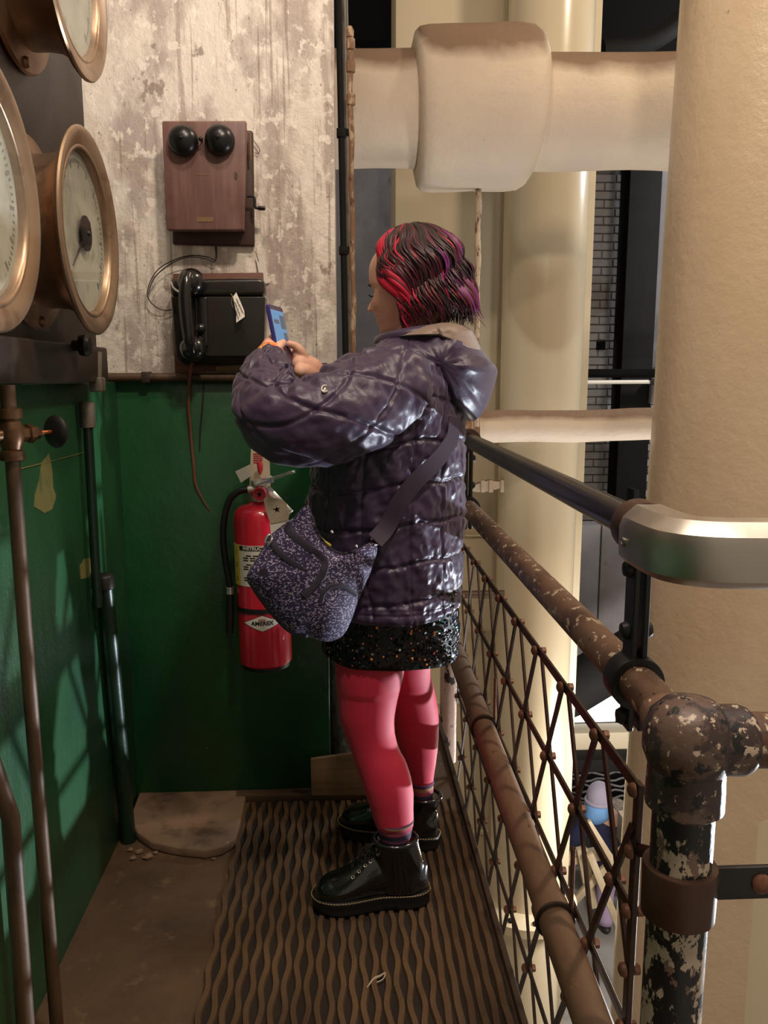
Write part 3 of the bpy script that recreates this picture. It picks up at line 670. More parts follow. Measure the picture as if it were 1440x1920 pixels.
g0_ = at(500, 915, Y=YE - .01); g1_ = at(545, 962, Y=YE - .04)
bar(g0_, g1_, .010, .0025, (0, -1, .4), 'chrome', 'carry_handle', vb)
p0 = at(486, 866, Y=YE - .01); p1 = at(488, 890, Y=YE - .012)
mb = MB(); mb.tube(spline([p0, p0 + Vector((.002, 0, -.012)), p1], 4), [.007, .0075, .008, .0085, .0085, .008, .0075, .005, .003], 12); part('pull_pin_seal', mb, 'knob_red', vb)
# hose
hp = [(478, 917, -.005), (462, 918, -.005), (447, 922, -.005), (433, 934, -.005), (424, 955, -.005), (419, 985, -.005), (419, 1020, -.005), (424, 1060, -.005), (430, 1090, -.005), (431, 1105, -.005)]
pts3 = [at(x, y, Y=YE + d) for x, y, d in hp]
mb = MB(); mb.tube(spline(pts3, 6), .0092, 14); hose = part('hose', mb, 'rubber', r)
mb = MB(); mb.tube([at(465, 918, Y=YE - .005), at(481, 917, Y=YE - .005)], .0112, 14); part('hose_fitting', mb, 'chrome', hose)
mb = MB(); mb.tube([at(431, 1100, Y=YE - .005), at(431.5, 1113, Y=YE - .005)], .0115, 14); part('hose_ferrule', mb, 'chrome', hose)
mb = MB(); mb.tube([at(431.5, 1112, Y=YE - .005), at(432, 1140, Y=YE - .005), at(431, 1186, Y=YE - .005)], [.0105, .012, .011], 14); part('nozzle', mb, 'rubber', hose)
# tags on the extinguisher
t = thing('inspection_tag', at(515, 960, Y=YE - .08), 'buff inspection tag tied to the red extinguisher', 'tag')
mb = MB(); mb.prism([at(x, y, Y=YE - .085) for x, y in ((494, 936), (500, 932), (528, 936), (537, 944), (543, 965), (540, 976), (508, 982), (500, 962))], (0, .001, 0)); cd_ = part('card', mb, 'tag_buff', t)
mb = MB(); cst = at(519, 955, Y=YE - .0862)
for k in range(5):
    a_ = radians(90 + 72 * k + 10); mb.prism([cst + Vector((cos(a_) * .011, 0, sin(a_) * .011)), cst + Vector((cos(a_ + 2.5) * .005, 0, sin(a_ + 2.5) * .005)), cst + Vector((cos(a_ - 2.5) * .005, 0, sin(a_ - 2.5) * .005))], (0, .0005, 0))
part('star_mark', mb, 'tag_ink', cd_)
mb = MB(); mb.prism([at(x, y, Y=YE - .083) for x, y in ((506, 980), (541, 974), (545, 1000), (508, 1006))], (0, .001, 0)); part('lower_card', mb, 'tag_paper', t)
mb = MB(); mb.prism([at(x, y, Y=YE - .02) for x, y in ((441, 884), (468, 871), (474, 890), (452, 905))], (0, .001, 0))
tag(part('white_card', mb, 'tag_paper'), 'small blank white card behind the extinguisher handle', 'tag')
# ================================================================== PIPE RAILING
ZM = .865; ZB = .285; XB = .405
yn = 1.005; ball = at(1290, 1388, X=RX); YP = ball.y; ZBALL = ZM - .004
YF = 3.15
rl = thing('pipe_railing', (RX, YP, -.3), 'old pipe railing with flaking paint along the walkway edge', 'railing')
mb = MB(); mb.tube([(RX, YF + .02, ZM), (RX, 2.2, ZM - .002), (RX, YP, ZM)], .0285, 24); part('middle_rail', mb, 'rail_brown', rl)
def zlow(y): return .286 + .0395 * (y - 2.14)
mb = MB(); mb.tube([(XB, YF + .02, zlow(YF)), (XB, 2.0, zlow(2.0)), (XB, .55, zlow(.55))], .0325, 24); low = part('bottom_rail', mb, 'rail_low', rl)
for yy in (at(905, 1334, X=XB).y, at(1036, 1672, X=XB).y):
    mb = MB(); mb.lathe([(.034, -.018), (.0372, -.016), (.0372, .014), (.039, .016), (.039, .022), (.034, .024)], (XB, yy, zlow(yy)), (0, -1, 0), 24); part('coupling', mb, 'rail_low', low)
    mb = MB(); mb.tube([Vector((XB + cos(t_) * .037, yy - .028, zlow(yy) + sin(t_) * .037)) for t_ in np.linspace(0, 2 * pi, 24, endpoint=False)], .0028, 8, loop=True); part('wire_ring', mb, 'wire_dark', low)
    mb = MB(); mb.box((XB + .028, yy - .03, zlow(yy) + .01), (XB + .034, yy - .014, zlow(yy) + .15)); part('hook_strap', mb, 'rivet_rust', low, .002)
# near post with the ball fitting
P0 = Vector((RX, YP, ZBALL))
mb = MB(); mb.lathe([(.010, -.058), (.030, -.052), (.046, -.034), (.054, -.012), (.054, .012), (.047, .032), (.032, .048), (.010, .055)], P0, (0, 0, 1), 32)
fit = part('ball_fitting', mb, 'fitting_peel', rl)
mb = MB(); mb.lathe([(.040, .02), (.038, .05), (.0335, .07), (.030, .085)], P0, (0, 1, 0), 28); part('rail_socket', mb, 'rail_brown', fit)
mb = MB(); mb.lathe([(.046, .03), (.047, .062), (.047, .085), (.0385, .092)], P0, (0, 0, -1), 28); part('post_socket', mb, 'fitting_peel', fit)
mb = MB(); mb.lathe([(.043, .03), (.043, .062), (.040, .07), (.0345, .076)], P0, (1, -.06, 0), 28); part('cross_socket', mb, 'fitting_peel', fit)
mb = MB(); mb.tube([P0, P0 + Vector((.9, -.054, 0))], .034, 24); part('cross_rail', mb, 'rail_brown', rl)
mb = MB(); mb.tube([P0 + Vector((0, 0, -.05)), P0 + Vector((0, 0, -.7)), P0 + Vector((0, 0, -1.25))], .0375, 28); post = part('near_post', mb, 'post_peel', rl)
zc = at(1290, 1690, X=RX).z
mb = MB(); mb.lathe([(.039, -.035), (.045, -.034), (.046, .03), (.045, .033), (.039, .034)], (RX, YP, zc), (0, 0, 1), 28); cl = part('post_clamp', mb, 'collar_brown', post)
mb = MB(); mb.box((RX + .03, YP - .012, zc - .012), (RX + .6, YP - .004, zc + .032)); part('clamp_strap', mb, 'bracket_black', cl, .002)
mb = MB(); mb.lathe([(.013, 0), (.013, .004), (.008, .008), (.002, .009)], (RX + .10, YP - .012, zc + .01), (0, -1, 0), 14); part('strap_rivet', mb, 'rivet_rust', cl)
# far post: pink paint flaking
mb = MB(); mb.tube([(RX, YF, ZM), (RX, YF, .4), (RX, YF, -.25)], .034, 24); fp = part('far_post', mb, 'post_pink', rl)
mb = MB(); mb.lathe([(.036, -.05), (.046, -.045), (.046, .045), (.036, .05)], (RX, YF, ZB), (0, 0, 1), 24); part('tee_fitting', mb, 'fitting_peel', fp)
mb = MB(); mb.ball((RX, YF, ZM), .046, 20, 12); part('tee_fitting', mb, 'fitting_peel', fp)

# ================================================================== HANDRAIL with clamps and steel end
ZH = 1.090
hr = thing('handrail', (RX, YP, ZH), 'black round handrail with a brushed steel end fitting above the old pipe rail', 'handrail')
y0 = 1.02
mb = MB(); mb.tube([(RX, YF + .1, ZH), (RX, 2.0, ZH), (RX, y0, ZH)], .0245, 28); part('rail', mb, 'handrail_black', hr)
# steel fitting: chamfered section, bends towards the right
ys = at(1212, 1012, X=RX).y; yb = .985
pth = [Vector((RX, ys, ZH))] + spline([Vector((RX, ys - .035, ZH)), Vector((RX + .006, yb + .022, ZH)), Vector((RX + .035, yb - .004, ZH)), Vector((RX + .09, yb - .012, ZH)), Vector((RX + .16, yb - .014, ZH))], 5) + [Vector((RX + .7, yb - .03, ZH))]
mb = MB(); rings = []
for i, p in enumerate(pth):
    t_ = (pth[min(i + 1, len(pth) - 1)] - pth[max(i - 1, 0)]).normalized(); s_ = t_.cross(Vector((0, 0, 1))).normalized()
    sec = [(-.030, -.044), (.030, -.044), (.040, -.034), (.041, .006), (.036, .020), (.018, .036), (-.018, .036), (-.036, .020), (-.041, .006), (-.040, -.034)]
    rings.append([p + s_ * a_ * .96 + Vector((0, 0, b_)) for a_, b_ in sec])
mb.rings(rings); stl = part('steel_end_fitting', mb, 'steel_fitting', hr, .0025, 2, angle=28)
for p, n_ in ((Vector((RX - .0395, ys - .022, ZH - .012)), (-1, 0, 0)), (Vector((RX + .115, yb - .0525, ZH - .014)), (0, -1, 0)), (Vector((RX + .30, yb - .0605, ZH - .014)), (0, -1, 0))):
    mb = MB(); mb.lathe([(.0062, -.002), (.0066, .0012), (.0055, .0026), (.0035, .0026), (.003, .0006), (.0005, .0004)], p, n_, 18); part('screw', mb, 'steel_tip', stl)
def clamp(Yc, full=True):
    zt, zl = ZH, ZM; rt_, rl_ = .0245, .0285; w_ = .019
    for sx in (-1, 1):
        prof = []
        for k in range(9):                               # round the handrail
            a_ = radians(lerp(95, 245, k / 8)); prof.append((cos(a_) * (rt_ + .001), zt + sin(a_) * (rt_ + .001)))
        prof = [(-abs(x_) if abs(x_) > .003 else -.003, z_) for x_, z_ in prof]
        prof += [(-.0035, zt - .034), (-.0035, zl + .040)]
        for k in range(9):
            a_ = radians(lerp(112, 258, k / 8)); prof.append((-abs(cos(a_) * (rl_ + .001)) if abs(cos(a_)) > .1 else -.0035, zl + sin(a_) * (rl_ + .001)))
        prof += [(-.0035, zl - .036), (-.0035, zl - .072)]
        mb = MB(); th = .0085; rings = []
        for k, (x_, z_) in enumerate(prof):
            a_, b_ = prof[max(k - 1, 0)], prof[min(k + 1, len(prof) - 1)]; tx, tz = b_[0] - a_[0], b_[1] - a_[1]; l_ = math.hypot(tx, tz); nx, nz = tz / l_, -tx / l_
            if nx > 0 and k > 0 and abs(nx) > .3: nx, nz = nx, nz
            # outward = away from the clamp centre line
            ox, oz = (nx, nz)
            if ox * (-1) < 0 and abs(ox) > 1e-3: ox, oz = -ox, -oz
            q_ = (x_ + ox * th, z_ + oz * th)
            rings.append([Vector((RX - sx * -1 * x_ * 1, Yc - w_, z_)), Vector((RX + sx * x_, Yc + w_, z_)), Vector((RX + sx * q_[0], Yc + w_, q_[1])), Vector((RX + sx * q_[0], Yc - w_, q_[1]))])
        mb.rings(rings); half = part('clamp_half', mb, 'bracket_black', hr, .0015, 1)
        for zz in (zt - .060, zl + .075, zl - .055):
            mb = MB(); mb.lathe([(.013, 0), (.013, .004), (.010, .010), (.003, .012)], (RX + sx * -.0118, Yc, zz), (-sx, 0, 0), 14); part('bolt', mb, 'bracket_black', half)
    mb = MB(); mb.lathe([(.026, -.021), (.0375, -.021), (.0385, -.018), (.0385, .018), (.0375, .021), (.026, .021)], (RX, Yc, zt), (0, 1, 0), 32, cap=False); part('collar', mb, 'collar_brown', hr)
    mb = MB(); mb.lathe([(.029, -.021), (.0385, -.021), (.0395, -.018), (.0395, .018), (.0385, .021), (.029, .021)], (RX, Yc, zl), (0, 1, 0), 32, cap=False); part('lower_collar', mb, 'bracket_black', hr)
clamp(1.125); clamp(2.72)

# ================================================================== LATTICE SCREEN
LX = .447; per = .226; DZ = .203; ZT = 1.3 - LX * 1.39; NR = 6; YA = 1.155; YB = 3.06
ls = thing('lattice_screen', (LX, YA, ZT - 5 * DZ), 'rusty riveted iron lattice screen below the pipe railing', 'lattice')
for k in range(NR):
    zz = ZT - k * DZ; mb = MB(); hgt = .0105 if k == 0 else .009
    mb.box((LX - .003, YA, zz - hgt), (LX + .003, YB, zz + hgt)); part('flat_bar', mb, 'lattice_iron', ls, .001, 1)
Y0 = at(1059, 1300, X=LX).y
Ymin, Ymax = YA, YB; zbot = ZT - (NR - 1) * DZ
slope = per / 2 / DZ
for s_ in (-1, 1):
    for i in range(-16, 22):
        ya = Y0 + i * per                    # at the top row
        pts_ = []
        z0_, z1_ = ZT, zbot
        yb_ = ya + s_ * slope * (z0_ - z1_)
        # clip to the panel
        ta, tb_ = 0.0, 1.0
        d_ = yb_ - ya
        for lim, sg in ((Ymin, 1), (Ymax, -1)):
            fa = sg * (ya - lim); fb = sg * (yb_ - lim)
            if fa < 0 and fb < 0: ta = 2
            elif fa < 0: ta = max(ta, fa / (fa - fb))
            elif fb < 0: tb_ = min(tb_, fa / (fa - fb))
        if ta >= tb_ - .08: continue
        A = Vector((LX - s_ * .0055, lerp(ya, yb_, ta), lerp(z0_, z1_, ta))); B = Vector((LX - s_ * .0055, lerp(ya, yb_, tb_), lerp(z0_, z1_, tb_)))
        d3 = (B - A).normalized(); n_ = Vector((0, -d3.z, d3.y)); mb = MB(); hw = .0080
        mb.prism([A - n_ * hw - Vector((.0025, 0, 0)), A + n_ * hw - Vector((.0025, 0, 0)), A + n_ * hw + Vector((.0025, 0, 0)), A - n_ * hw + Vector((.0025, 0, 0))], B - A)
        part('diagonal_bar', mb, 'lattice_iron', ls)
rv = None
for k in range(NR):
    for i in range(-16, 22):
        yy = Y0 + per * (i + (k % 2) / 2)
        if yy < Ymin - .01 or yy > Ymax: continue
        zz = ZT - k * DZ
        M_ = Matrix.Translation((LX, yy, zz))
        if rv is None:
            mb = MB(); mb.lathe([(.0118, .007), (.0118, .010), (.0095, .015), (.0045, .0175), (.001, .018)], (0, 0, 0), (-1, 0, 0), 10); mb.lathe([(.0085, .007), (.0085, .016), (.001, .0165)], (0, 0, 0), (1, 0, 0), 6)
            rv = part('rivet', mb, 'rivet_rust', ls); rv.matrix_basis = M_
        else: copy_at(rv, M_, ls)
mb = MB(); mb.box((LX - .005, YA - .014, zbot - .02), (LX + .005, YA + .006, ZT + .012)); eb = part('end_bar', mb, 'lattice_iron', ls, .0015, 1)
for k in range(NR * 2 - 1):
    zz = ZT - k * DZ / 2; copy_at(rv, Matrix.Translation((LX, YA - .004, zz)), ls)
mb = MB(); A = Vector((LX, YA, ZT - .10)); B = Vector((RX + .02, YP + .02, zc + .02)); mb.tube([A + Vector((0, 0, .0)), lerp(A, B, .5), B], .010, 8, flat=((0, 0, 1), .35)); part('tie_bar', mb, 'lattice_iron', ls)

# ================================================================== BIG CREAM PILLAR (right)
pe = at(1257, 600, Y=2.62); Rp = .33; pc = Vector((pe.x + Rp * .985, 2.66, 0))
pr = thing('cream_pillar', (pc.x, pc.y, -3.6), 'thick glossy cream pillar at the right edge', 'pillar')
mb = MB(); lean = Vector((0, 0, 0)); rings = []
for zz in np.linspace(-3.6, 3.6, 60):
    ring = []
    for j in range(56):
        a_ = 2 * pi * j / 56; rr = Rp * (1 + .006 * sin(3 * a_ + zz * 2.1) + .004 * sin(5 * a_ - zz * 3.3))
        ring.append(Vector((pc.x + .018 * (zz - 1.3) + rr * cos(a_), pc.y + rr * sin(a_), zz)))
    rings.append(ring)
mb.rings(rings); part('shaft', mb, 'cream_gloss', pr)
zs = at(1230, 1442, Y=2.66).z
mb = MB(); xl_ = at(1212, 1700, Y=2.62).x; mb.lathe([(Rp * .9, -3.6 - zs), (Rp + .02, -3.6 - zs), (Rp + .02, -.02), (Rp + .01, 0), (Rp * .9, 0)], (xl_ + Rp + .02, pc.y, zs), (0, 0, 1), 56); part('base_sleeve', mb, 'cream_flat', pr)

# ================================================================== HORIZONTAL LAGGED PIPES
YPp = 4.0
pa = at(700, 94, Y=YPp); pb = at(700, 318, Y=YPp); pcen = (pa + pb) / 2; Rb = (pa.z - pb.z) / 2 * .975
bp_ = thing('lagged_pipe', (pcen.x, YPp, pcen.z - Rb), 'large horizontal cream lagged pipe with a bulky wrapped joint', 'pipe')
def wobble_lathe(prof, org, axis, seg, amp, fr):
    mb = MB(); mb.lathe(prof, org, axis, seg)
    for v in mb.v:
        d_ = Vector((sin(v.x * fr + v.z * fr * .7 + 1), sin(v.z * fr * 1.2 + 2) , cos(v.y * fr + v.x * fr * .6)))
        v += d_ * amp
    return mb
tl = (at(1270, 212, Y=YPp).z - at(700, 206, Y=YPp).z) / (at(1270, 212, Y=YPp).x - at(700, 206, Y=YPp).x)
axp = Vector((1, 0, tl)); base = Vector((-.8, YPp, pcen.z - tl * (pcen.x + .8)))
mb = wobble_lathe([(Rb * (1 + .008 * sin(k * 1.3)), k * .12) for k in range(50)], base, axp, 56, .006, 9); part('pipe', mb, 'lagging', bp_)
xa = at(785, 205, Y=YPp - Rb).x; xb = at(1022, 205, Y=YPp - Rb).x; W_ = xb - xa
Rc = (at(900, 50, Y=YPp).z - at(900, 362, Y=YPp).z) / 2 * .985
cz = (at(900, 50, Y=YPp).z + at(900, 362, Y=YPp).z) / 2
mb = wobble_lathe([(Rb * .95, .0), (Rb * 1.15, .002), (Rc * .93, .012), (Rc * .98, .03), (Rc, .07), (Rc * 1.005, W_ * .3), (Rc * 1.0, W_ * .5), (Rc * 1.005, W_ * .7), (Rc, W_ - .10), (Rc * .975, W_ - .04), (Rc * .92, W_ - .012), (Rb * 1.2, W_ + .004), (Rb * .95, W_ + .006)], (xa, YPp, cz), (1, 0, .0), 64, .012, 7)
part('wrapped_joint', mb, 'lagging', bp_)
# small lagged pipe
sa = at(1000, 771, Y=4.4); sb = at(1000, 831, Y=4.4); Rs = (sa.z - sb.z) / 2
xs = at(884, 800, Y=4.4).x
sp_ = thing('small_lagged_pipe', (xs, 4.4, sb.z), 'narrow horizontal cream lagged pipe behind the handrail', 'pipe')
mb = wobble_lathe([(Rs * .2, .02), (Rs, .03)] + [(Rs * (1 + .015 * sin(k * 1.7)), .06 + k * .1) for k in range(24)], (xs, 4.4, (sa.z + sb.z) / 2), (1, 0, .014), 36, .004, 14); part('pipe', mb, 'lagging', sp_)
mb = MB(); mb.lathe([(.03, -.12), (.055, -.11), (.06, -.02), (.045, .0), (.045, .03)], (xs, 4.4, (sa.z + sb.z) / 2), (1, 0, 0), 20); part('rusty_end', mb, 'rust_rod', sp_)
# hanger rods
def rod(x0, y0_, x1, y1_, Yd, rr, lab_, m_='rust_rod'):
    a = at(x0, y0_, Y=Yd); b = at(x1, y1_, Y=Yd); xm = (a.x + b.x) / 2
    r = thing('hanger_rod', (b.x, Yd, b.z), lab_, 'rod')
    n = 14; mb = MB(); mb.tube([Vector((lerp(a.x, b.x, k / n) + .003 * sin(k * 1.9), Yd, lerp(a.z, b.z, k / n))) for k in range(n + 1)], [rr * (1 + .12 * sin(k * 2.3)) for k in range(n + 1)], 10); part('rod', mb, m_, r)
    return r, a, b
r, a, b = rod(656, 70, 664, 700, 2.75, .0085, 'thin rusty hanger rod beside the concrete column')
for zz in (a.z - .02, a.z - .085, a.z - .18): 
    mb = MB(); mb.lathe([(.010, -.018), (.014, -.015), (.014, .015), (.010, .018)], (a.x + .002, 2.75, zz), (0, 0, 1), 8); part('nut', mb, 'rust_rod', r)
mb = MB(); mb.lathe([(.012, 0), (.013, .02), (.008, .03), (.002, .033)], (a.x, 2.75, a.z), (0, 0, 1), 10); part('top_cap', mb, 'rust_rod', r)
rod(897, 355, 892, 800, 4.0 - .02, .014, 'pale flaking hanger rod below the wrapped pipe joint', 'rod_pale')
# dark conduits beside the column
for (x0, x1, Yd, rr, m_, lab_) in ((635, 648, 2.62, .010, 'dark_iron', 'dark vertical conduit against the edge of the concrete column'), (646, 659, 3.1, .012, 'conduit_grey', 'grey vertical conduit between the column and the rusty rod')):
    a = at(x0, 0, Y=Yd); b = at(x1, 660, Y=Yd); r = thing('vertical_conduit', (b.x, Yd, .4), lab_, 'conduit')
    mb = MB(); mb.tube([(a.x - .01, Yd, a.z + .4), a, b, (b.x + .006, Yd, 1.02)], rr, 12); part('pipe', mb, m_, r)
    for yy in (250, 470): 
        c_ = at(lerp(x0, x1, yy / 660), yy, Y=Yd); mb = MB(); mb.box((c_.x - rr * 1.4, Yd - rr * 1.3, c_.z - .012), (c_.x + rr * 1.4, Yd + rr * 1.3, c_.z + .012)); part('clip', mb, 'dark_iron', r, .002)

# ================================================================== COLUMNS AND PANELS OF THE HALL
Yc_ = 4.98; a = at(945, 600, Y=Yc_); b = at(1095, 600, Y=Yc_); Rr = (b.x - a.x) / 2
cc = thing('round_column', ((a.x + b.x) / 2, Yc_, -3.6), 'smooth round cream column beyond the railing', 'column')
mb = MB(); xm = (a.x + b.x) / 2; x_b = (at(943, 1450, Y=Yc_).x + at(1074, 1450, Y=Yc_).x) / 2
mb.lathe([(Rr * .98, 0), (Rr * .98, 3.0), (Rr, 5), (Rr * 1.01, 9.5)], (xm - .01, Yc_, -3.6), (0, 0, 1), 56); part('shaft', mb, 'cream_smooth', cc)
mb = MB(); mb.lathe([(Rr * .9, 0), (Rr + .10, 0), (Rr + .10, .06), (Rr + .02, .10), (Rr * .9, .10)], (xm - .01, Yc_, -2.2), (0, 0, 1), 48); fl_ = part('flange', mb, 'cream_flat', cc)
for k in range(12):
    a_ = 2 * pi * k / 12; mb = MB(); mb.lathe([(.018, 0), (.018, .03), (.004, .035)], (xm - .01 + cos(a_) * (Rr + .06), Yc_ + sin(a_) * (Rr + .06), -2.14), (0, 0, 1), 6); part('bolt', mb, 'dark_iron', fl_)
# flat cream casing
a = at(741, 500, Y=5.3); b = at(938, 500, Y=5.3); c_ = at(965, 500, Y=5.3)
cs = thing('cream_casing', (a.x, 5.5, -3.6), 'flat cream steel casing behind the woman', 'casing')
mb = MB(); mb.box((a.x, 5.3, -3.6), (b.x, 5.75, 6.0)); part('front_plate', mb, 'cream_flat', cs, .006)
mb = MB(); mb.box((b.x + .012, 5.32, -3.6), (c_.x + .5, 5.75, 6.0)); part('side_plate', mb, 'cream_flat', cs, .006)
mb = MB(); mb.box((b.x - .012, 5.285, -3.6), (b.x + .02, 5.305, 6.0)); part('seam_strip', mb, 'cream_flat', cs, .004)
for yy, hh in ((1004, .012), (1316, .02), (1560, .03)):
    c2_ = at(900, yy, Y=5.28); mb = MB(); mb.box((a.x - .0, 5.27, c2_.z - hh / 2), (b.x, 5.30, c2_.z + hh / 2)); part('joint_strip', mb, 'cream_flat', cs, .003)
# lower cream wall left of the column, behind the lattice (casing of the machine below)
a = at(860, 1115, Y=4.75); b = at(945, 1115, Y=4.75)
mb = MB(); mb.tube([(a.x - 1.0, 4.75, a.z), (b.x, 4.75, a.z)], .024, 12); tag(part('brown_pipe', mb, 'brown_pipe'), 'thin brown horizontal pipe seen through the lattice', 'pipe')
# bracket on the casing
a = at(884, 916, Y=4.9); r = thing('pipe_bracket', a, 'small bolted bracket on the round column behind the middle rail', 'bracket')
q = [at(882, 921, Y=4.9), at(892, 908, Y=4.9), at(918, 900, Y=4.9), at(956, 906, Y=4.9), at(956, 912, Y=4.9), at(905, 924, Y=4.9)]
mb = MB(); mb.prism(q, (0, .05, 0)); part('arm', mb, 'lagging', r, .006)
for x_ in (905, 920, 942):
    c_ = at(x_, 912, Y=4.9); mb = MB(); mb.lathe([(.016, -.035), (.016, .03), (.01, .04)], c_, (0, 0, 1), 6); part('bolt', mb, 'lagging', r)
# grey plaster wall slice between column and casing
a = at(560, 300, Y=6.6); b = at(760, 300, Y=6.6); mb = MB(); mb.box((a.x - 2.2, 6.6, -3.6), (b.x, 6.8, 6.0)); struct('wall_hall_left', mb, 'grey_plaster', .01, 'grey blotched plaster wall behind the rods')
# dark girders overhead
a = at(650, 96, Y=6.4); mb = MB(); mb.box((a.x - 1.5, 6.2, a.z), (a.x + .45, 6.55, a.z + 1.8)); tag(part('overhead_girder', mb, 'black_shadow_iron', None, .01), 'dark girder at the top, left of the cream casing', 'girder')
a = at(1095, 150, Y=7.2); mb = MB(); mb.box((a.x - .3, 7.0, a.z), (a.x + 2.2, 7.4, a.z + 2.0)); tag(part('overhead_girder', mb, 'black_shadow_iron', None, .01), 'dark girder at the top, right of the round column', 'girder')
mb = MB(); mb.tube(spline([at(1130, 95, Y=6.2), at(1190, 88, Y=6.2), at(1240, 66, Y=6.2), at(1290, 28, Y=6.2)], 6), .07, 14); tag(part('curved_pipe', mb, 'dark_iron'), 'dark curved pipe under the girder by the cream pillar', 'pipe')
# steel column (H section) in front of the bricks
Yh = 7.7; a = at(1170, 600, Y=Yh); b = at(1228, 600, Y=Yh); r = thing('steel_column', ((a.x + b.x) / 2, Yh, -3.6), 'dark steel column in front of the grey bricks', 'column')
mb = MB(); mb.box((a.x, Yh, -3.6), (b.x, Yh + .02, 6)); part('flange', mb, 'dark_iron', r, .003)
mb = MB(); mb.box((a.x, Yh + .25, -3.6), (b.x, Yh + .27, 6)); part('flange', mb, 'dark_iron', r, .003)
mb = MB(); mb.box(((a.x + b.x) / 2 - .012, Yh + .02, -3.6), ((a.x + b.x) / 2 + .012, Yh + .25, 6)); part('web', mb, 'dark_iron', r)
a = at(1224, 600, Y=7.9); mb = MB(); mb.box((a.x, 7.9, at(1230, 690, Y=7.9).z), (a.x + .3, 8.1, 6)); tag(part('pale_upright', mb, 'grey_plaster', None, .01), 'pale grey upright between the steel column and the cream pillar', 'column')
# cross beam with a pale tube below it
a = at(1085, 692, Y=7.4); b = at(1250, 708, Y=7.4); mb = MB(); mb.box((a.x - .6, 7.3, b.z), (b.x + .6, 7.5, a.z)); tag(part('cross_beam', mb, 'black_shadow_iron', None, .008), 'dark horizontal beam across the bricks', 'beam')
a = at(1070, 717, Y=7.25); b = at(1222, 716, Y=7.25); r = thing('tube_lamp', a, 'thin pale fluorescent tube below the dark beam', 'lamp')
mb = MB(); mb.tube([a, b], .018, 12); part('tube', mb, 'label_white', r)
mb = MB(); mb.box((b.x - .02, 7.22, b.z - .03), (b.x + .02, 7.28, b.z + .03)); part('end_cap', mb, 'dark_metal', r, .004)
a = at(1222, 707, Y=7.6); b = at(1252, 756, Y=7.6); mb = MB(); mb.box((a.x, 7.58, b.z), (b.x + .2, 7.66, a.z)); tag(part('junction_box', mb, 'grey_plaster', None, .01), 'pale grey box at the end of the fluorescent tube', 'box')
a = at(1120, 640, Y=8.25); b = at(1135, 656, Y=8.25); mb = MB(); mb.box((a.x, 8.25, b.z), (b.x, 8.29, a.z)); tag(part('wall_vent', mb, 'black_shadow_iron', None, .004), 'small black square vent in the grey bricks', 'vent')
# grey machine casing lower down
a = at(1070, 985, Y=6.9); b = at(1172, 1245, Y=6.9); r = thing('machine_casing', (a.x, 7, b.z), 'pale grey machine casing beyond the round column', 'casing')
mb = MB(); mb.box((a.x - .3, 6.9, b.z), ((a.x + b.x) / 2, 7.1, a.z)); part('panel', mb, 'grey_plaster', r, .006)
mb = MB(); mb.box(((a.x + b.x) / 2 + .006, 6.89, b.z), (b.x, 7.1, a.z)); part('panel', mb, 'grey_plaster', r, .006)
mb = MB(); mb.box((b.x + .01, 6.92, b.z), (b.x + .06, 7.1, a.z + .3)); part('edge_rib', mb, 'dark_iron', r, .004)
# grey duct, lit window, beams of the level below
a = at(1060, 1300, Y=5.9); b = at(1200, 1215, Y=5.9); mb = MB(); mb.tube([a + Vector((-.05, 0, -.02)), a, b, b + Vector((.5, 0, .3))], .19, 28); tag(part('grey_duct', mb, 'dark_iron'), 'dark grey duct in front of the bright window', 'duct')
a = at(1060, 1275, Y=7.2); b = at(1180, 1352, Y=7.2); r = thing('lit_window', (a.x, 7.2, b.z), 'glaring white lit window below the duct', 'window')
mb = MB(); mb.box((a.x - .4, 7.2, b.z), (b.x + .3, 7.22, a.z)); part('pane', mb, 'lit_panel', r)
mb = MB(); mb.box((a.x - .4, 7.12, b.z - .07), (b.x + .3, 7.24, b.z)); part('sill', mb, 'dark_iron', r, .005)
for k in range(3):
    mb = MB(); mb.ball((a.x + .25 + k * .25, 7.17, b.z + .02), .025, 10, 8); part('stud', mb, 'dark_metal', r)
a = at(1060, 1366, Y=6.5); b = at(1215, 1424, Y=6.5); mb = MB(); mb.box((a.x - .4, 6.4, b.z), (b.x + .5, 6.6, a.z)); tag(part('cream_girder', mb, 'cream_flat', None, .01), 'cream girder below the bright window', 'girder')
a = at(1060, 1426, Y=6.2); b = at(1215, 1446, Y=6.2); mb = MB(); mb.box((a.x - .4, 6.2, b.z), (b.x + .5, 6.38, a.z)); tag(part('iron_girder', mb, 'dark_iron', None, .006), 'dark iron girder under the cream girder', 'girder')
gr = thing('grating', at(1120, 1500, Y=7.6), 'dark open grating above the visitors below', 'grating')
a = at(1075, 1450, Y=7.6); b = at(1215, 1535, Y=7.6)
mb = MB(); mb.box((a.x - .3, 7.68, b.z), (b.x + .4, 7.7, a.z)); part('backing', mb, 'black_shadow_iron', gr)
for k in range(8):
    zz = lerp(b.z, a.z, (k + .5) / 8); mb = MB(); mb.tube([Vector((lerp(a.x - .3, b.x + .4, q / 24), 7.64, zz + .018 * sin(q * 1.5 + k * 2.1))) for q in range(25)], .011, 6); part('wavy_bar', mb, 'grey_plaster', gr)
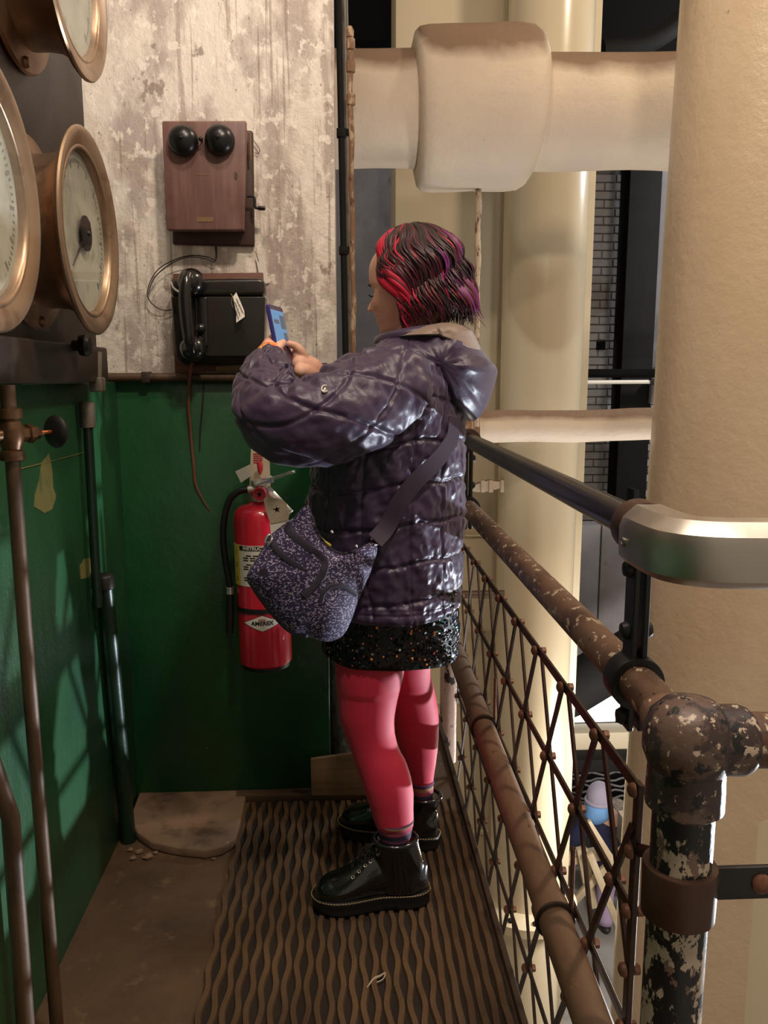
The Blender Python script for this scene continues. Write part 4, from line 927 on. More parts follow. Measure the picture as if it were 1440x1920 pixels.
# cream cross-braced stand
def beam(name, p, q, w_, d_, m_, par=None):
    p = Vector(p); q = Vector(q); u = (q - p).normalized(); n_ = Vector((0, 1, 0)); s_ = u.cross(n_).normalized(); mb = MB()
    mb.prism([p - s_ * w_ - n_ * d_, p + s_ * w_ - n_ * d_, p + s_ * w_ + n_ * d_, p - s_ * w_ + n_ * d_], q - p); return part(name, mb, m_, par, .004)
xb_ = thing('cross_brace', at(1150, 1740, Y=5.6), 'cream cross-braced steel stand in front of the visitors below', 'stand')
beam('brace', at(1101, 1540, Y=5.6), at(1178, 1662, Y=5.6), .026, .02, 'cream_dull', xb_); beam('brace', at(1215, 1542, Y=5.65), at(1055, 1712, Y=5.65), .026, .02, 'cream_dull', xb_)
beam('brace', at(1105, 1600, Y=5.6), at(1185, 1800, Y=5.6), .026, .02, 'cream_dull', xb_); beam('leg', at(1090, 1590, Y=5.7), at(1110, 1700, Y=5.7), .04, .03, 'cream_dull', xb_)
beam('foot_plate', at(1050, 1612, Y=5.75), at(1125, 1600, Y=5.75), .03, .05, 'cream_dull', xb_)
a = at(1188, 1560, Y=5.9); mb = MB(); mb.box((a.x - .03, 5.9, a.z - .22), (a.x + .3, 6.2, a.z + .02)); o = part('gusset_plate', mb, 'cream_dull', xb_, .01)
# silvery lagged duct seen beside the legs
a = at(624, 1235, Y=2.62); b = at(700, 1420, Y=2.62); r = MB(); rings = []
for k in range(14):
    zz = lerp(b.z - .35, a.z + .3, k / 13); rings.append([Vector((a.x + .07 + .085 * cos(t_) * (1 + .04 * sin(5 * t_ + k)), 2.66 + .06 * sin(t_) * (1 + .05 * sin(3 * t_ - k)), zz)) for t_ in np.linspace(0, 2 * pi, 24, endpoint=False)])
mat('silver_paint', (170, 172, 170), .35, metal=.35, layers=[('noise', (30, 30, 10), .5, .62, (120, 122, 122)), ('noise', (40, 40, 20), .62, .66, (225, 228, 226))], bumps=[('noise', (30, 30, 10), .6, .01)])
r.rings(rings); tag(part('silver_pipe', r, 'silver_paint'), 'wrinkled silver painted pipe stub behind the knees', 'pipe')
# ================================================================== THE WOMAN WITH THE PHONE
from mathutils import noise as MN
mat('skin', (236, 186, 160), .5, layers=[('soft', (14, 14, 14), .45, .7, (226, 166, 142))], spec=.35)
mat('lips', (178, 96, 92), .45)
mat('lash', (38, 24, 22), .7)
mat('jacket', (57, 39, 68), .41, layers=[('soft', (9, 9, 9), .4, .7, (50, 34, 61))], bumps=[('noise', (60, 60, 60), .25, .004), ('noise', 160, .15, .001)], sheen=.15)
mat('jacket_lining', (128, 108, 94), .5, bumps=[('noise', (22, 22, 22), .4, .006)], sheen=.2)
mat('tights', (192, 30, 60), .66, sheen=.12, layers=[('soft', (7, 7, 7), .4, .7, (190, 32, 62))])
mat('skirt_black', (14, 12, 14), .5)
mat('sequin_black', (16, 14, 17), .32, metal=.3)
mat('sequin_glint_orange', (235, 140, 60), .3, metal=.2); mat('sequin_glint_rose', (214, 120, 112), .3, metal=.2); mat('sequin_glint_white', (200, 196, 200), .3, metal=.3); mat('sequin_glint_blue', (60, 110, 210), .3, metal=.2); mat('sequin_glint_teal', (40, 170, 150), .3, metal=.2)  # plain disc colours painted in for sparkles of reflected lamplight
mat('boot_leather', (17, 15, 14), .16, coat=.8, bumps=[('noise', 40, .12, .002)])
mat('boot_sole', (20, 18, 17), .5)
mat('stitch', (190, 160, 100), .7)
mat('lace', (18, 16, 16), .8)
mat('bag_dark', (44, 36, 52), .7, bumps=[('noise', 120, .3, .001)])
mat('strap_web', (54, 42, 60), .75, bumps=[('noise', 200, .3, .001)])
mat('phone_case', (52, 50, 120), .3); mat('phone_screen', (40, 60, 80), .12, emit=((110, 150, 190), .42)); mat('phone_glass', (88, 66, 84), .15)
mat('phone_led', (120, 170, 255), .3, emit=((110, 170, 255), 1.6))
mat('wrist_orange', (226, 150, 78), .7, layers=[('noise', (60, 60, 60), .48, .55, (224, 92, 60)), ('noise', (80, 80, 80), .58, .62, (236, 214, 120))])

def bag_cloth():
    m = mat('bag_speckle', (52, 42, 78), .75)
    nt = m.node_tree; N = nt.nodes; L = nt.links; b = N['Principled BSDF']; tc = N.new('ShaderNodeTexCoord')
    ns = N.new('ShaderNodeTexNoise'); ns.inputs['Scale'].default_value = 120; L.new(tc.outputs['Object'], ns.inputs['Vector'])
    ad = N.new('ShaderNodeVectorMath'); ad.operation = 'SCALE'; ad.inputs['Scale'].default_value = .012; L.new(ns.outputs['Color'], ad.inputs[0])
    a2 = N.new('ShaderNodeVectorMath'); a2.operation = 'ADD'; L.new(tc.outputs['Object'], a2.inputs[0]); L.new(ad.outputs[0], a2.inputs[1])
    mp = N.new('ShaderNodeMapping'); mp.inputs['Scale'].default_value = (165, 165, 280); mp.inputs['Rotation'].default_value = (0, .3, 0); L.new(a2.outputs[0], mp.inputs[0])
    v = N.new('ShaderNodeTexVoronoi'); v.inputs['Scale'].default_value = 1; L.new(mp.outputs[0], v.inputs['Vector'])
    r = N.new('ShaderNodeMapRange'); L.new(v.outputs['Distance'], r.inputs[0]); r.inputs[1].default_value = .42; r.inputs[2].default_value = .30; r.inputs[3].default_value = 0; r.inputs[4].default_value = 1
    mx = N.new('ShaderNodeMix'); mx.data_type = 'RGBA'; L.new(r.outputs[0], mx.inputs[0]); mx.inputs[6].default_value = rgb(44, 34, 70); mx.inputs[7].default_value = rgb(168, 156, 180); L.new(mx.outputs[2], b.inputs['Base Color'])
bag_cloth()
def sock_mat():
    m = mat('sock_knit', (90, 50, 70), .9)
    nt = m.node_tree; N = nt.nodes; L = nt.links; b = N['Principled BSDF']; tc = N.new('ShaderNodeTexCoord'); sp_ = N.new('ShaderNodeSeparateXYZ'); L.new(tc.outputs['Object'], sp_.inputs[0])
    ml = N.new('ShaderNodeMath'); ml.operation = 'MULTIPLY'; ml.inputs[1].default_value = 1 / .05; L.new(sp_.outputs['Z'], ml.inputs[0])
    fr = N.new('ShaderNodeMath'); fr.operation = 'FRACT'; L.new(ml.outputs[0], fr.inputs[0])
    cr = N.new('ShaderNodeValToRGB'); cr.color_ramp.interpolation = 'CONSTANT'; L.new(fr.outputs[0], cr.inputs[0])
    e_ = cr.color_ramp.elements; e_[0].color = rgb(44, 40, 66); e_[1].position = .3; e_[1].color = rgb(142, 60, 82)
    for p_, c_ in ((.55, (150, 104, 74)), (.75, (56, 44, 74)), (.9, (120, 48, 78))):
        q = e_.new(p_); q.color = rgb(*c_)
    L.new(cr.outputs[0], b.inputs['Base Color'])
sock_mat()
def hair_mat():
    m = mat('hair', (50, 22, 26), .46)
    nt = m.node_tree; N = nt.nodes; L = nt.links; b = N['Principled BSDF']; at_ = N.new('ShaderNodeAttribute'); at_.attribute_name = 'Col'
    tc = N.new('ShaderNodeTexCoord')
    L.new(at_.outputs['Color'], b.inputs['Base Color'])
    b.inputs['Specular IOR Level'].default_value = .45
hair_mat()

TA = radians(12)
FWD = Vector((-cos(TA), sin(TA), 0)); LFT = Vector((-sin(TA), -cos(TA), 0))      # facing direction; her left side is towards the camera
YT = 1.985
wo = thing('person', (.06, 1.98, 0), 'woman in a dark quilted jacket and red tights photographing with her phone', 'person')

def catm(xs, ys):
    xs = np.array(xs, float); ys = np.array(ys, float)
    def f(x):
        x = min(max(x, xs[0]), xs[-1]); i = int(min(max(np.searchsorted(xs, x) - 1, 0), len(xs) - 2)); t = (x - xs[i]) / (xs[i + 1] - xs[i])
        m0 = (ys[min(i + 1, len(xs) - 1)] - ys[max(i - 1, 0)]) / (xs[min(i + 1, len(xs) - 1)] - xs[max(i - 1, 0)]) * (xs[i + 1] - xs[i])
        m1 = (ys[min(i + 2, len(xs) - 1)] - ys[i]) / (xs[min(i + 2, len(xs) - 1)] - xs[i]) * (xs[i + 1] - xs[i])
        return float((2 * t**3 - 3 * t**2 + 1) * ys[i] + (t**3 - 2 * t**2 + t) * m0 + (-2 * t**3 + 3 * t**2) * ys[i + 1] + (t**3 - t**2) * m1)
    return f
def loft_tube(path, radii, seg, disp=None, ref=(0, 0, 1), flat=1.0, cap=True):
    """path: dense points; radii: function of s in 0..1; disp(s, length, phi) -> radial offset"""
    k = len(path); L = [0.0]
    for i in range(1, k): L.append(L[-1] + (path[i] - path[i - 1]).length)
    ts = [(path[min(i + 1, k - 1)] - path[max(i - 1, 0)]).normalized() for i in range(k)]
    u = Vector(ref); u = u - ts[0] * u.dot(ts[0]); u = u.normalized() if u.length > 1e-3 else ts[0].orthogonal().normalized(); rings = []
    for i in range(k):
        if i: u = ts[i - 1].rotation_difference(ts[i]) @ u
        u = (u - ts[i] * u.dot(ts[i])).normalized(); w_ = ts[i].cross(u); s_ = L[i] / L[-1]; r0 = radii(s_); ring = []
        for j in range(seg):
            ph = 2 * pi * j / seg; r_ = r0 + (disp(s_, L[i], ph) if disp else 0)
            ring.append(path[i] + u * (r_ * cos(ph)) + w_ * (r_ * flat * sin(ph)))
        rings.append(ring)
    return rings
def seam(d, w_): return math.exp(-(d / w_) ** 2)
def near(x, p_): x = x / p_; return abs(x - round(x)) * p_

# ---------------------------------------------------------------- jacket body
lev = [(636, 712, 846, .105), (644, 702, 850, .130), (656, 692, 854, .155), (672, 682, 858, .178), (700, 664, 864, .197), (750, 634, 867, .208), (810, 606, 867, .212), (880, 590, 867, .213), (950, 584, 867, .213), (1020, 590, 865, .214), (1070, 604, 864, .217), (1105, 618, 863, .219), (1125, 628, 861, .218)]
zz_, cx_, aa_, bb_ = [], [], [], []
for y_, xl, xr, B in lev:
    a = at(xl, y_, Y=YT); b = at(xr, y_, Y=YT); hw = (b.x - a.x) / 2
    A = sqrt(max(hw * hw - (B * sin(TA)) ** 2, .0004)) / cos(TA)
    zz_.append((a.z + b.z) / 2); cx_.append((a.x + b.x) / 2); aa_.append(A); bb_.append(B)
zz_, cx_, aa_, bb_ = [list(reversed(q)) for q in (zz_, cx_, aa_, bb_)]
fC, fA, fB = catm(zz_, cx_), catm(zz_, aa_), catm(zz_, bb_)
def torso(z, ph, off=0.0):
    """point on the jacket; ph = 0 front, pi/2 her left (camera side), pi back"""
    A, B = fA(z) + off, fB(z) + off; c_, s_ = cos(ph), sin(ph); n = 2.35
    x_ = math.copysign(abs(c_) ** (2 / n), c_) * A; y_ = math.copysign(abs(s_) ** (2 / n), s_) * B
    return Vector((fC(z), YT, z)) + FWD * x_ + LFT * y_
z0, z1 = zz_[0], zz_[-1]
mb = MB(); rings = []; NS = 400; NZ = 250
for i in range(NZ + 1):
    z = lerp(z0, z1, i / NZ); ring = []
    for j in range(NS):
        ph = 2 * pi * j / NS
        arc = ph * .24
        wob = .010 * MN.noise(Vector((ph * 2.2, z * 7, 1.3)))
        h1 = near(z + wob + .018 * sin(ph * 2), .088); v1 = near(arc + wob * .8, .118)
        band_ = 1 if z < 1.28 else max(0, 1 - (z - 1.28) / .06)
        d = .0060 * (1 - seam(h1, .0055)) * band_ + .0045 * (1 - seam(v1, .005)) * band_
        d += .0075 * MN.noise(Vector((cos(ph) * 3 + z * 2, sin(ph) * 3, z * 13))) + .0050 * MN.noise(Vector((cos(ph) * 9, sin(ph) * 9, z * 34 + ph * 3))) + .0030 * MN.noise(Vector((cos(ph) * 14 + z * 20, sin(ph) * 14, z * 60)))
        # drag folds from the raised arm down across the side
        fold = MN.noise(Vector((ph * 5.0 + z * 11, 4.2, ph * 1.3))); d += .009 * fold * math.exp(-((z - 1.05) / .16) ** 2) * max(0, sin(ph))
        if z < z0 + .03: d += .004 * (1 - seam(z - z0 - .024, .005)) - .006 * smooth01((z0 + .012 - z) / .012)
        p = torso(z, ph, d - .006); ring.append(p)
    rings.append(ring)
inner = [[torso(z0 + .002 + q, 2 * pi * j / NS, -.022) for j in range(NS)] for q in (0, .10)]
rings = list(reversed(inner)) + rings
mb.rings(rings, cap=False); jk = part('jacket', mb, 'jacket', wo, angle=180)

# ---------------------------------------------------------------- sleeves
def sleeve(pts, rad, name, flatn=1.0, ref=(0, 0, 1), folds=()):
    path = spline(pts, 34)
    fr = catm(*rad)
    def disp(s_, l_, ph):
        a_ = l_; b_ = ph * .092
        q1 = near(a_ * .75 + b_ * .95 + .008 * MN.noise(Vector((l_ * 9, ph, 2))), .112); q2 = near(a_ * .75 - b_ * .95 + .008 * MN.noise(Vector((l_ * 9, ph, 7))), .112)
        e = min(1, s_ / .06) * min(1, (1 - s_) / .10)
        d = (.0062 * (1 - seam(q1, .0055)) + .0055 * (1 - seam(q2, .0055)) - .006) * e
        d += .008 * MN.noise(Vector((l_ * 10, cos(ph) * 1.6, sin(ph) * 1.6))) + .006 * MN.noise(Vector((l_ * 38, cos(ph) * 2.6 + 5, sin(ph) * 2.6))) + .003 * MN.noise(Vector((l_ * 70, cos(ph) * 5 + 5, sin(ph) * 5)))
        for (fs, fa, fw, fph, fspan) in folds:
            da = (ph - fph + pi) % (2 * pi) - pi
            d -= fa * math.exp(-((s_ - fs - .02 * sin(da * 2)) / fw) ** 2) * math.exp(-(da / fspan) ** 2)
        if s_ > .965: d -= .006 * smooth01((s_ - .965) / .01)
        return d
    rings = loft_tube(path, fr, 190, disp, ref, flatn)
    # turn the cuff inwards
    c_ = path[-1]; back = (path[-4] - path[-1])
    rings += [[c_ + (p - c_) * .82 + back * .1 for p in rings[-1]], [c_ + (p - c_) * .80 + back * 1.0 for p in rings[-1]]]
    mb = MB(); mb.rings(rings, cap=False); return part(name, mb, 'jacket', jk, angle=180)
def Q(x, y, Y): return at(x, y, Y=Y)
shoulderL = Q(722, 742, 1.845)
sleeve([Q(775, 735, 1.90), Q(722, 742, 1.835), Q(660, 768, 1.765), Q(596, 786, 1.725), Q(544, 790, 1.72), Q(512, 772, 1.745), Q(500, 735, 1.80), Q(502, 702, 1.855), Q(509, 677, 1.905)],
       ([0, .10, .22, .40, .55, .68, .80, .90, 1.0], [.085, .104, .103, .096, .088, .074, .062, .055, .047]), 'sleeve', .98,
       folds=((.52, .014, .018, 0.0, .9), (.60, .016, .02, 0.2, .9), (.68, .013, .018, -.2, .9), (.44, .010, .02, .3, .8), (.78, .009, .015, .8, 1.2), (.86, .008, .012, 1.0, 1.4), (.16, .009, .02, .4, .7)))
sleeve([Q(770, 735, 2.10), Q(720, 745, 2.15), Q(660, 760, 2.20), Q(636, 758, 2.20), Q(617, 733, 2.13), Q(602, 712, 2.07)],
       ([0, .2, .5, .7, .85, 1.0], [.085, .095, .08, .064, .052, .044]), 'sleeve')
# cross seam where the near sleeve meets the body
arc = []
for k in range(25):
    a_ = 2 * pi * k / 24; 
# round maker's badge on the sleeve
bc = Q(609, 724, 1.735)
# ---------------------------------------------------------------- collar and hood
def ellring(c, u, v, ru, rv, n, f=None): return [c + u * (cos(2 * pi * j / n) * ru) + v * (sin(2 * pi * j / n) * rv) for j in range(n)]
nc = Vector((fC(z1), YT, 0))
cpath = []
for k in range(40):
    a_ = 2 * pi * k / 40; zz = lerp(at(702, 641, Y=YT).z, at(800, 622, Y=YT).z, (1 - cos(a_)) / 2)
    cpath.append(nc + FWD * (cos(a_) * .078 + .004) + LFT * (sin(a_) * .088) + Vector((0, 0, zz)))
mb = MB(); mb.tube(cpath, .017, 12, loop=True); part('collar', mb, 'jacket', jk, angle=180)
# hood lying open on the shoulders and back: outline in the body's side plane, full to both sides
def pouch(outl_, T, Yc, cx, amp, seed, exp_=2.6, sh=None):
    ol_ = spline([Vector((x, y, 0)) for x, y in outl_ + outl_[:1]], 6)[:-1]; c_ = Vector((cx[0], cx[1], 0)); rows = []
    prof = [.02, .12, .24, .36, .48, .58, .67, .75, .82, .88, .93, .965, .985, 1.0]
    def ring(s_, sgn):
        out = []
        for p in ol_:
            q = c_ + (p - c_) * s_; dep = T * (1 - s_ ** exp_) ** .5 if s_ < 1 else 0
            dep += amp * (MN.noise(Vector((q.x * .035, q.y * .05, seed))) + .7 * MN.noise(Vector((q.x * .09, q.y * .12, seed + 3)))) * (1 if s_ < .98 else 0)
            dep -= .006 * seam(near((q.x - q.y * .55 - 300) , 62), 4) * (s_ < .97)
            out.append(at(q.x, q.y, Y=Yc) + LFT * (sgn * dep))
        return out
    return [ring(s_, 1) for s_ in prof] + [ring(s_, -1) for s_ in reversed(prof[:-1])]
hood_ol = [(704, 648), (722, 636), (752, 630), (786, 620), (820, 612), (852, 609), (880, 619), (898, 648), (918, 674), (932, 692), (930, 712), (918, 748), (904, 776), (886, 790), (868, 780), (852, 756), (832, 722), (806, 694), (776, 674), (740, 660)]
mb = MB(); mb.rings(pouch(hood_ol, .168, YT, (842, 684), .007, 3.0)); part('hood', mb, 'jacket', jk, angle=180)
lin_ol = [(742, 634), (770, 623), (800, 612), (838, 606), (868, 610), (886, 622), (900, 650), (906, 664), (884, 660), (856, 648), (826, 638), (790, 634)]
mb = MB(); mb.rings(pouch(lin_ol, .150, YT, (836, 632), .006, 8.0)); lo_ = part('hood_lining', mb, 'jacket_lining', jk, angle=180); lo_['label'] = 'taupe lining of the hood'

# ---------------------------------------------------------------- body core (one continuous mesh, remeshed)
core = MB()
HY = radians(27); HF = Vector((-cos(HY), sin(HY), 0)); HL = Vector((-sin(HY), -cos(HY), 0)); HU = Vector((0, 0, 1))
tiltq = Quaternion(HL, radians(7))            # chin lowered a little
HF = tiltq @ HF; HU = tiltq @ HU
if HF.z > 0: HF = Quaternion(HL, radians(-14)) @ HF; HU = Quaternion(HL, radians(-14)) @ HU
HS = .232; YH = 2.03
hc = at(778, 628, Y=YH)                       # under the skull axis at chin level
def hp(x, y, z): return hc + (HF * x + HL * y + HU * z) * HS
fF = catm([0, .03, .07, .12, .16, .19, .21, .24, .27, .31, .38, .45, .50, .55, .65, .75, .85, .93, .98, 1.0], [.26, .335, .375, .365, .385, .395, .378, .395, .385, .395, .395, .385, .375, .402, .405, .385, .32, .22, .11, .02])
fK = catm([0, .1, .2, .35, .5, .65, .8, .9, .97, 1.0], [.02, .13, .25, .39, .45, .465, .41, .29, .14, .02])
fW = catm([0, .05, .1, .2, .3, .45, .6, .75, .85, .93, .98, 1.0], [.13, .185, .22, .27, .305, .33, .335, .32, .275, .19, .09, .02])
rings = []
for i in range(91):
    z = i / 90; f_, k_, w_ = fF(z), fK(z), fW(z); ring = []
    for j in range(120):
        a_ = 2 * pi * j / 120 - pi; c_, s_ = cos(a_), sin(a_)
        if c_ >= 0: x = f_ * abs(c_) ** .86; y = w_ * math.copysign(abs(s_) ** .80, s_)
        else: x = -k_ * abs(c_) ** .86; y = w_ * math.copysign(abs(s_) ** .84, s_)
        if c_ > 0:
            nz = 0
            if .285 < z < .53: nz = (.115 * smooth01((z - .285) / .03) * (1 - smooth01((z - .32) / .22)))
            sg = .045 + .03 * smooth01((.40 - z) / .1)
            x += nz * math.exp(-(y / sg) ** 2)
            x -= .030 * math.exp(-((abs(y) - .15) / .07) ** 2 - ((z - .47) / .05) ** 2)          # eye socket
            x += .016 * math.exp(-((abs(y) - .15) / .05) ** 2 - ((z - .465) / .028) ** 2)        # lid
            x += .018 * math.exp(-((abs(y) - .19) / .09) ** 2 - ((z - .34) / .08) ** 2)          # cheek
            x -= .012 * math.exp(-((abs(y) - .10) / .03) ** 2 - ((z - .20) / .03) ** 2)
        ring.append(hp(x, y, z))
    rings.append(ring)
core.rings(rings)
# neck and trunk
nb_ = nc + Vector((0, 0, at(790, 680, Y=YT).z))
core.rings(loft_tube(spline([hp(-.06, 0, .28), hp(-.08, 0, .05), nb_ + Vector((-.005, 0, .02)), nb_ + Vector((0, 0, -.12))], 8), catm([0, .5, 1], [.052, .054, .075]), 40))
trp = []
for z in (1.30, 1.22, 1.1, .98, .86, .78): trp.append([Vector((fC(z), YT, z)) + FWD * (cos(t_) * fA(z) * .72) + LFT * (sin(t_) * fB(z) * .76) for t_ in np.linspace(0, 2 * pi, 40, endpoint=False)])
core.rings(trp)
def chain(pts, rad, seg=24, n=8): 
    p = spline([Vector(q) for q in pts], n); core.rings(loft_tube(p, catm(np.linspace(0, 1, len(rad)), rad), seg)); core.ball(p[0], rad[0], seg, 12); core.ball(p[-1], rad[-1], seg, 12)
# arms inside the sleeves
wL = Q(508, 673, 1.915); wR = Q(597, 706, 2.055)
chain([Q(722, 735, 1.87), Q(600, 785, 1.74), Q(525, 780, 1.74), Q(503, 735, 1.80), wL], [.055, .05, .042, .036, .027])
chain([Q(720, 745, 2.12), Q(655, 758, 2.18), Q(625, 742, 2.15), wR], [.055, .046, .036, .027])
# legs inside tights
ankN = Q(740, 1548, 1.85); ankF = Q(791, 1478, 2.125)
chain([Q(724, 1180, 1.90), Q(696, 1300, 1.885), Q(697, 1385, 1.875), Q(722, 1460, 1.86), ankN, Vector((ankN.x, ankN.y, .15))], [.055, .045, .034, .030, .020, .018], 24, 8)
chain([Q(770, 1180, 2.06), Q(780, 1290, 2.09), Q(783, 1360, 2.105), Q(795, 1420, 2.115), ankF, Vector((ankF.x, ankF.y, .15))], [.045, .036, .026, .022, .016, .016], 24, 8)
# ---- phone frame first: hands close on it
pB = Q(537, 692, 1.965); pT = Q(513, 574, 1.985)
PU = (pT - pB).normalized(); PN = Vector((cos(radians(22)), -sin(radians(22)), .12)); PN = (PN - PU * PN.dot(PU)).normalized(); PW = PU.cross(PN).normalized()
if PW.y > 0: PW = -PW                          # towards the camera
PH = (pT - pB).length; PC = (pB + pT) / 2
def ph(u, w_, n=0.0): return PC + PU * u + PW * w_ + PN * n       # along height, width (camera side +), normal
hw_ = .036; th_ = .0045
# left hand (near): palm behind the phone at its lower half, thumb over the near edge onto the screen, four fingers behind
pl = ph(-.030, .030, -.022)
def palm(pts_, r_): chain(pts_, r_, 18, 5)
palm([wL, lerp(wL, pl, .45) , pl], [.026, .029, .022])
palm([wL, lerp(wL, ph(-.045, .02, -.022), .5), ph(-.050, .012, -.022)], [.024, .024, .018])
palm([wL, lerp(wL, ph(-.012, .03, -.02), .55), ph(-.012, .022, -.020)], [.022, .022, .015])
chain([lerp(wL, pl, .45) + PW * .012, ph(-.045, hw_ + .016, -.004), ph(-.030, hw_ + .010, .010), ph(-.016, .016, .013)], [.0125, .0115, .0105, .0078], 14, 6)      # thumb
for k, (u0, u1, ln) in enumerate(((-.008, .012, -.030), (-.022, -.006, -.034), (-.038, -.026, -.032), (-.052, -.046, -.024))):
    chain([ph(u0, .020, -.020), ph((u0 + u1) / 2 + .004, -.004, -.0185), ph(u1, ln, -.0135), ph(u1 - .002, -hw_ - .006, -.004)], [.0095, .0088, .008, .0068], 12, 5)
# right hand (far): holds the far edge, thumb bent over onto the screen side, fingers curl round the back
pr_ = ph(-.062, -.045, .016)
palm([wR, lerp(wR, pr_, .5) + Vector((0, 0, .004)), pr_], [.026, .030, .020])
palm([wR, lerp(wR, ph(-.080, -.030, .020), .55), ph(-.082, -.026, .022)], [.023, .025, .016])
palm([wR, lerp(wR, ph(-.040, -.050, .015), .55), ph(-.040, -.046, .014)], [.022, .022, .014])
chain([lerp(wR, pr_, .5) + PN * .002 + PU * .006, ph(-.036, -.044, .026), ph(-.022, -.032, .019), ph(-.016, -.016, .0125)], [.0135, .0125, .0105, .008], 14, 6)           # thumb
for k, (u0, u1) in enumerate(((-.034, -.024), (-.050, -.044), (-.066, -.062), (-.082, -.078))):
    chain([ph(u0, -.048, .012), ph(lerp(u0, u1, .4), -hw_ - .018, -.006), ph(u1, -hw_ - .004, -.016), ph(u1, -.020, -.0165)], [.0092, .0088, .008, .0066], 12, 5)
me = core.mesh('body'); ob = bpy.data.objects.new('tmp_body', me); COL.objects.link(ob)
rm = ob.modifiers.new('r', 'REMESH'); rm.mode = 'VOXEL'; rm.voxel_size = .0025
sm = ob.modifiers.new('s', 'SMOOTH'); sm.factor = .5; sm.iterations = 3
dg = bpy.context.evaluated_depsgraph_get(); bme = bpy.data.meshes.new_from_object(ob.evaluated_get(dg)); bpy.data.objects.remove(ob)
bme.materials.clear(); body = place('body', bme, 'skin', wo, angle=180); body.data.name = 'body'
# facial details: lashes, brow, lips
for sy in (1, -1):
    pts_ = [hp(fF(.46) - .012 + .02 * (1 - ((y - .15) / .075) ** 2) * .6, sy * y, .455 - .012 * (1 - ((y - .15) / .075) ** 2)) for y in np.linspace(.08, .225, 9)]
    mb = MB(); mb.tube(pts_, [.0006, .001, .0013, .0015, .0016, .0016, .0016, .0014, .0008], 6); part('eyelashes', mb, 'lash', wo)
    pts_ = [hp(fF(.55) - .010 - .9 * max(0, y - .12) ** 2 * 4, sy * y, .545 + .012 * sin((y - .06) / .18 * pi)) for y in np.linspace(.06, .25, 9)]
    mb = MB(); mb.tube(pts_, [.0012, .002, .0024, .0025, .0024, .0022, .002, .0016, .001], 6); part('eyebrow', mb, 'lash', wo)
mb = MB()
for z_, r_ in ((.228, .0036), (.185, .0042)):
    mb.tube([hp(fF(z_) - .006 - 5.0 * y * y * .5, y, z_ - .2 * y * y) for y in np.linspace(-.085, .085, 11)], [r_ * (.35 + .65 * (1 - (k / 5 - 1) ** 2)) for k in range(11)], 8)
part('lips', mb, 'lips', wo)

# ---------------------------------------------------------------- hair
hcen = hp(-.06, 0, .56); HR = HS
cols = {'dark': (34, 15, 18), 'brown': (52, 22, 24), 'burg': (80, 20, 38), 'red': (172, 22, 50), 'pink': (214, 34, 96), 'purple': (104, 28, 90), 'copper': (112, 36, 40)}
hair = MB(); hcol = []
def strand(phi, th0, th1, layer, w_, colr, waves, amp, flick=0.0, drop=0.0, tipc=None, ph0=0.0):
    """phi: angle from face front towards her left (camera side); th: polar angle from the crown"""
    n = 30; P = []; fr_ = (phi + pi) % (2 * pi) - pi
    for k in range(n + 1):
        t_ = k / n; th = lerp(th0, th1, t_)
        ex_, ey_, ez_ = .545, .450, .525
        st = sin(min(th, pi / 2)); ct = cos(th)
        rad = st; z = ct * ez_
        if th > pi / 2:
            e_ = (th - pi / 2); rad = 1 - .06 * e_ - .22 * e_ ** 3 * (1 if flick < .12 else 0) + flick * e_ * e_; z = -e_ * .53 - drop * e_
        env = smooth01((th - .5) / .9)
        wp = 2 * pi * waves * (th / 2.4) + phi * 2.4 + ph0                 # neighbours share the wave
        wv = amp * env * sin(wp); wr = amp * .9 * env * cos(wp)
        drift = radians(30) * smooth01((th - .8) / 1.4) * math.exp(-((abs(fr_) - radians(62)) / radians(20)) ** 2) * (1 if fr_ > 0 else -1) if th1 > 1.7 else 0
        pp = phi + drift + wv / max(rad, .3)
        x = cos(pp) * rad * ex_ * layer * (1 + wr); y = sin(pp) * rad * ey_ * layer * (1 + wr)
        P.append(hcen + (HF * x + HL * y + HU * (z * layer)) * HR)
    seg = 8; rr = [w_ * (.5 + .5 * min(1, k / 6)) * (1 if k < n - 8 else max(.06, ((n - k) / 8.0) ** .7)) for k in range(n + 1)]
    ts = [(P[min(k + 1, n)] - P[max(k - 1, 0)]).normalized() for k in range(n + 1)]; rings = []
    for k in range(n + 1):                                                   # flat ribbons that hug the head
        out = (P[k] - hcen); out = (out - ts[k] * out.dot(ts[k])).normalized(); sd = ts[k].cross(out)
        rings.append([P[k] + sd * (rr[k] * cos(2 * pi * j / seg)) + out * (rr[k] * .45 * sin(2 * pi * j / seg)) for j in range(seg)])
    hair.rings(rings)
    c = rgb(*cols[colr]); c2_ = rgb(*cols[tipc]) if tipc else c
    vr = random.uniform(.75, 1.3)
    for k in range(n + 1):
        t_ = smooth01((k / n - .35) / .4)
        for j in range(seg): hcol.append(tuple(min(1, lerp(c[q], c2_[q], t_) * vr) for q in range(3)) + (1,))
def pick(phi):
    d = math.degrees(phi) % 360
    r_ = random.random()
    if 40 <= d < 94: return 'red' if r_ < .46 else ('pink' if r_ < .50 else ('burg' if r_ < .80 else 'dark'))
    if 94 <= d < 112: return 'red' if r_ < .14 else ('burg' if r_ < .55 else ('brown' if r_ < .75 else 'dark'))
    if 112 <= d < 140: return 'burg' if r_ < .38 else ('copper' if r_ < .46 else ('brown' if r_ < .7 else 'dark'))
    if 140 <= d < 200: return 'purple' if r_ < .07 else ('burg' if r_ < .28 else ('red' if r_ < .32 else 'dark'))
    return 'dark' if r_ < .6 else 'burg'
random.seed(11)
U = random.uniform
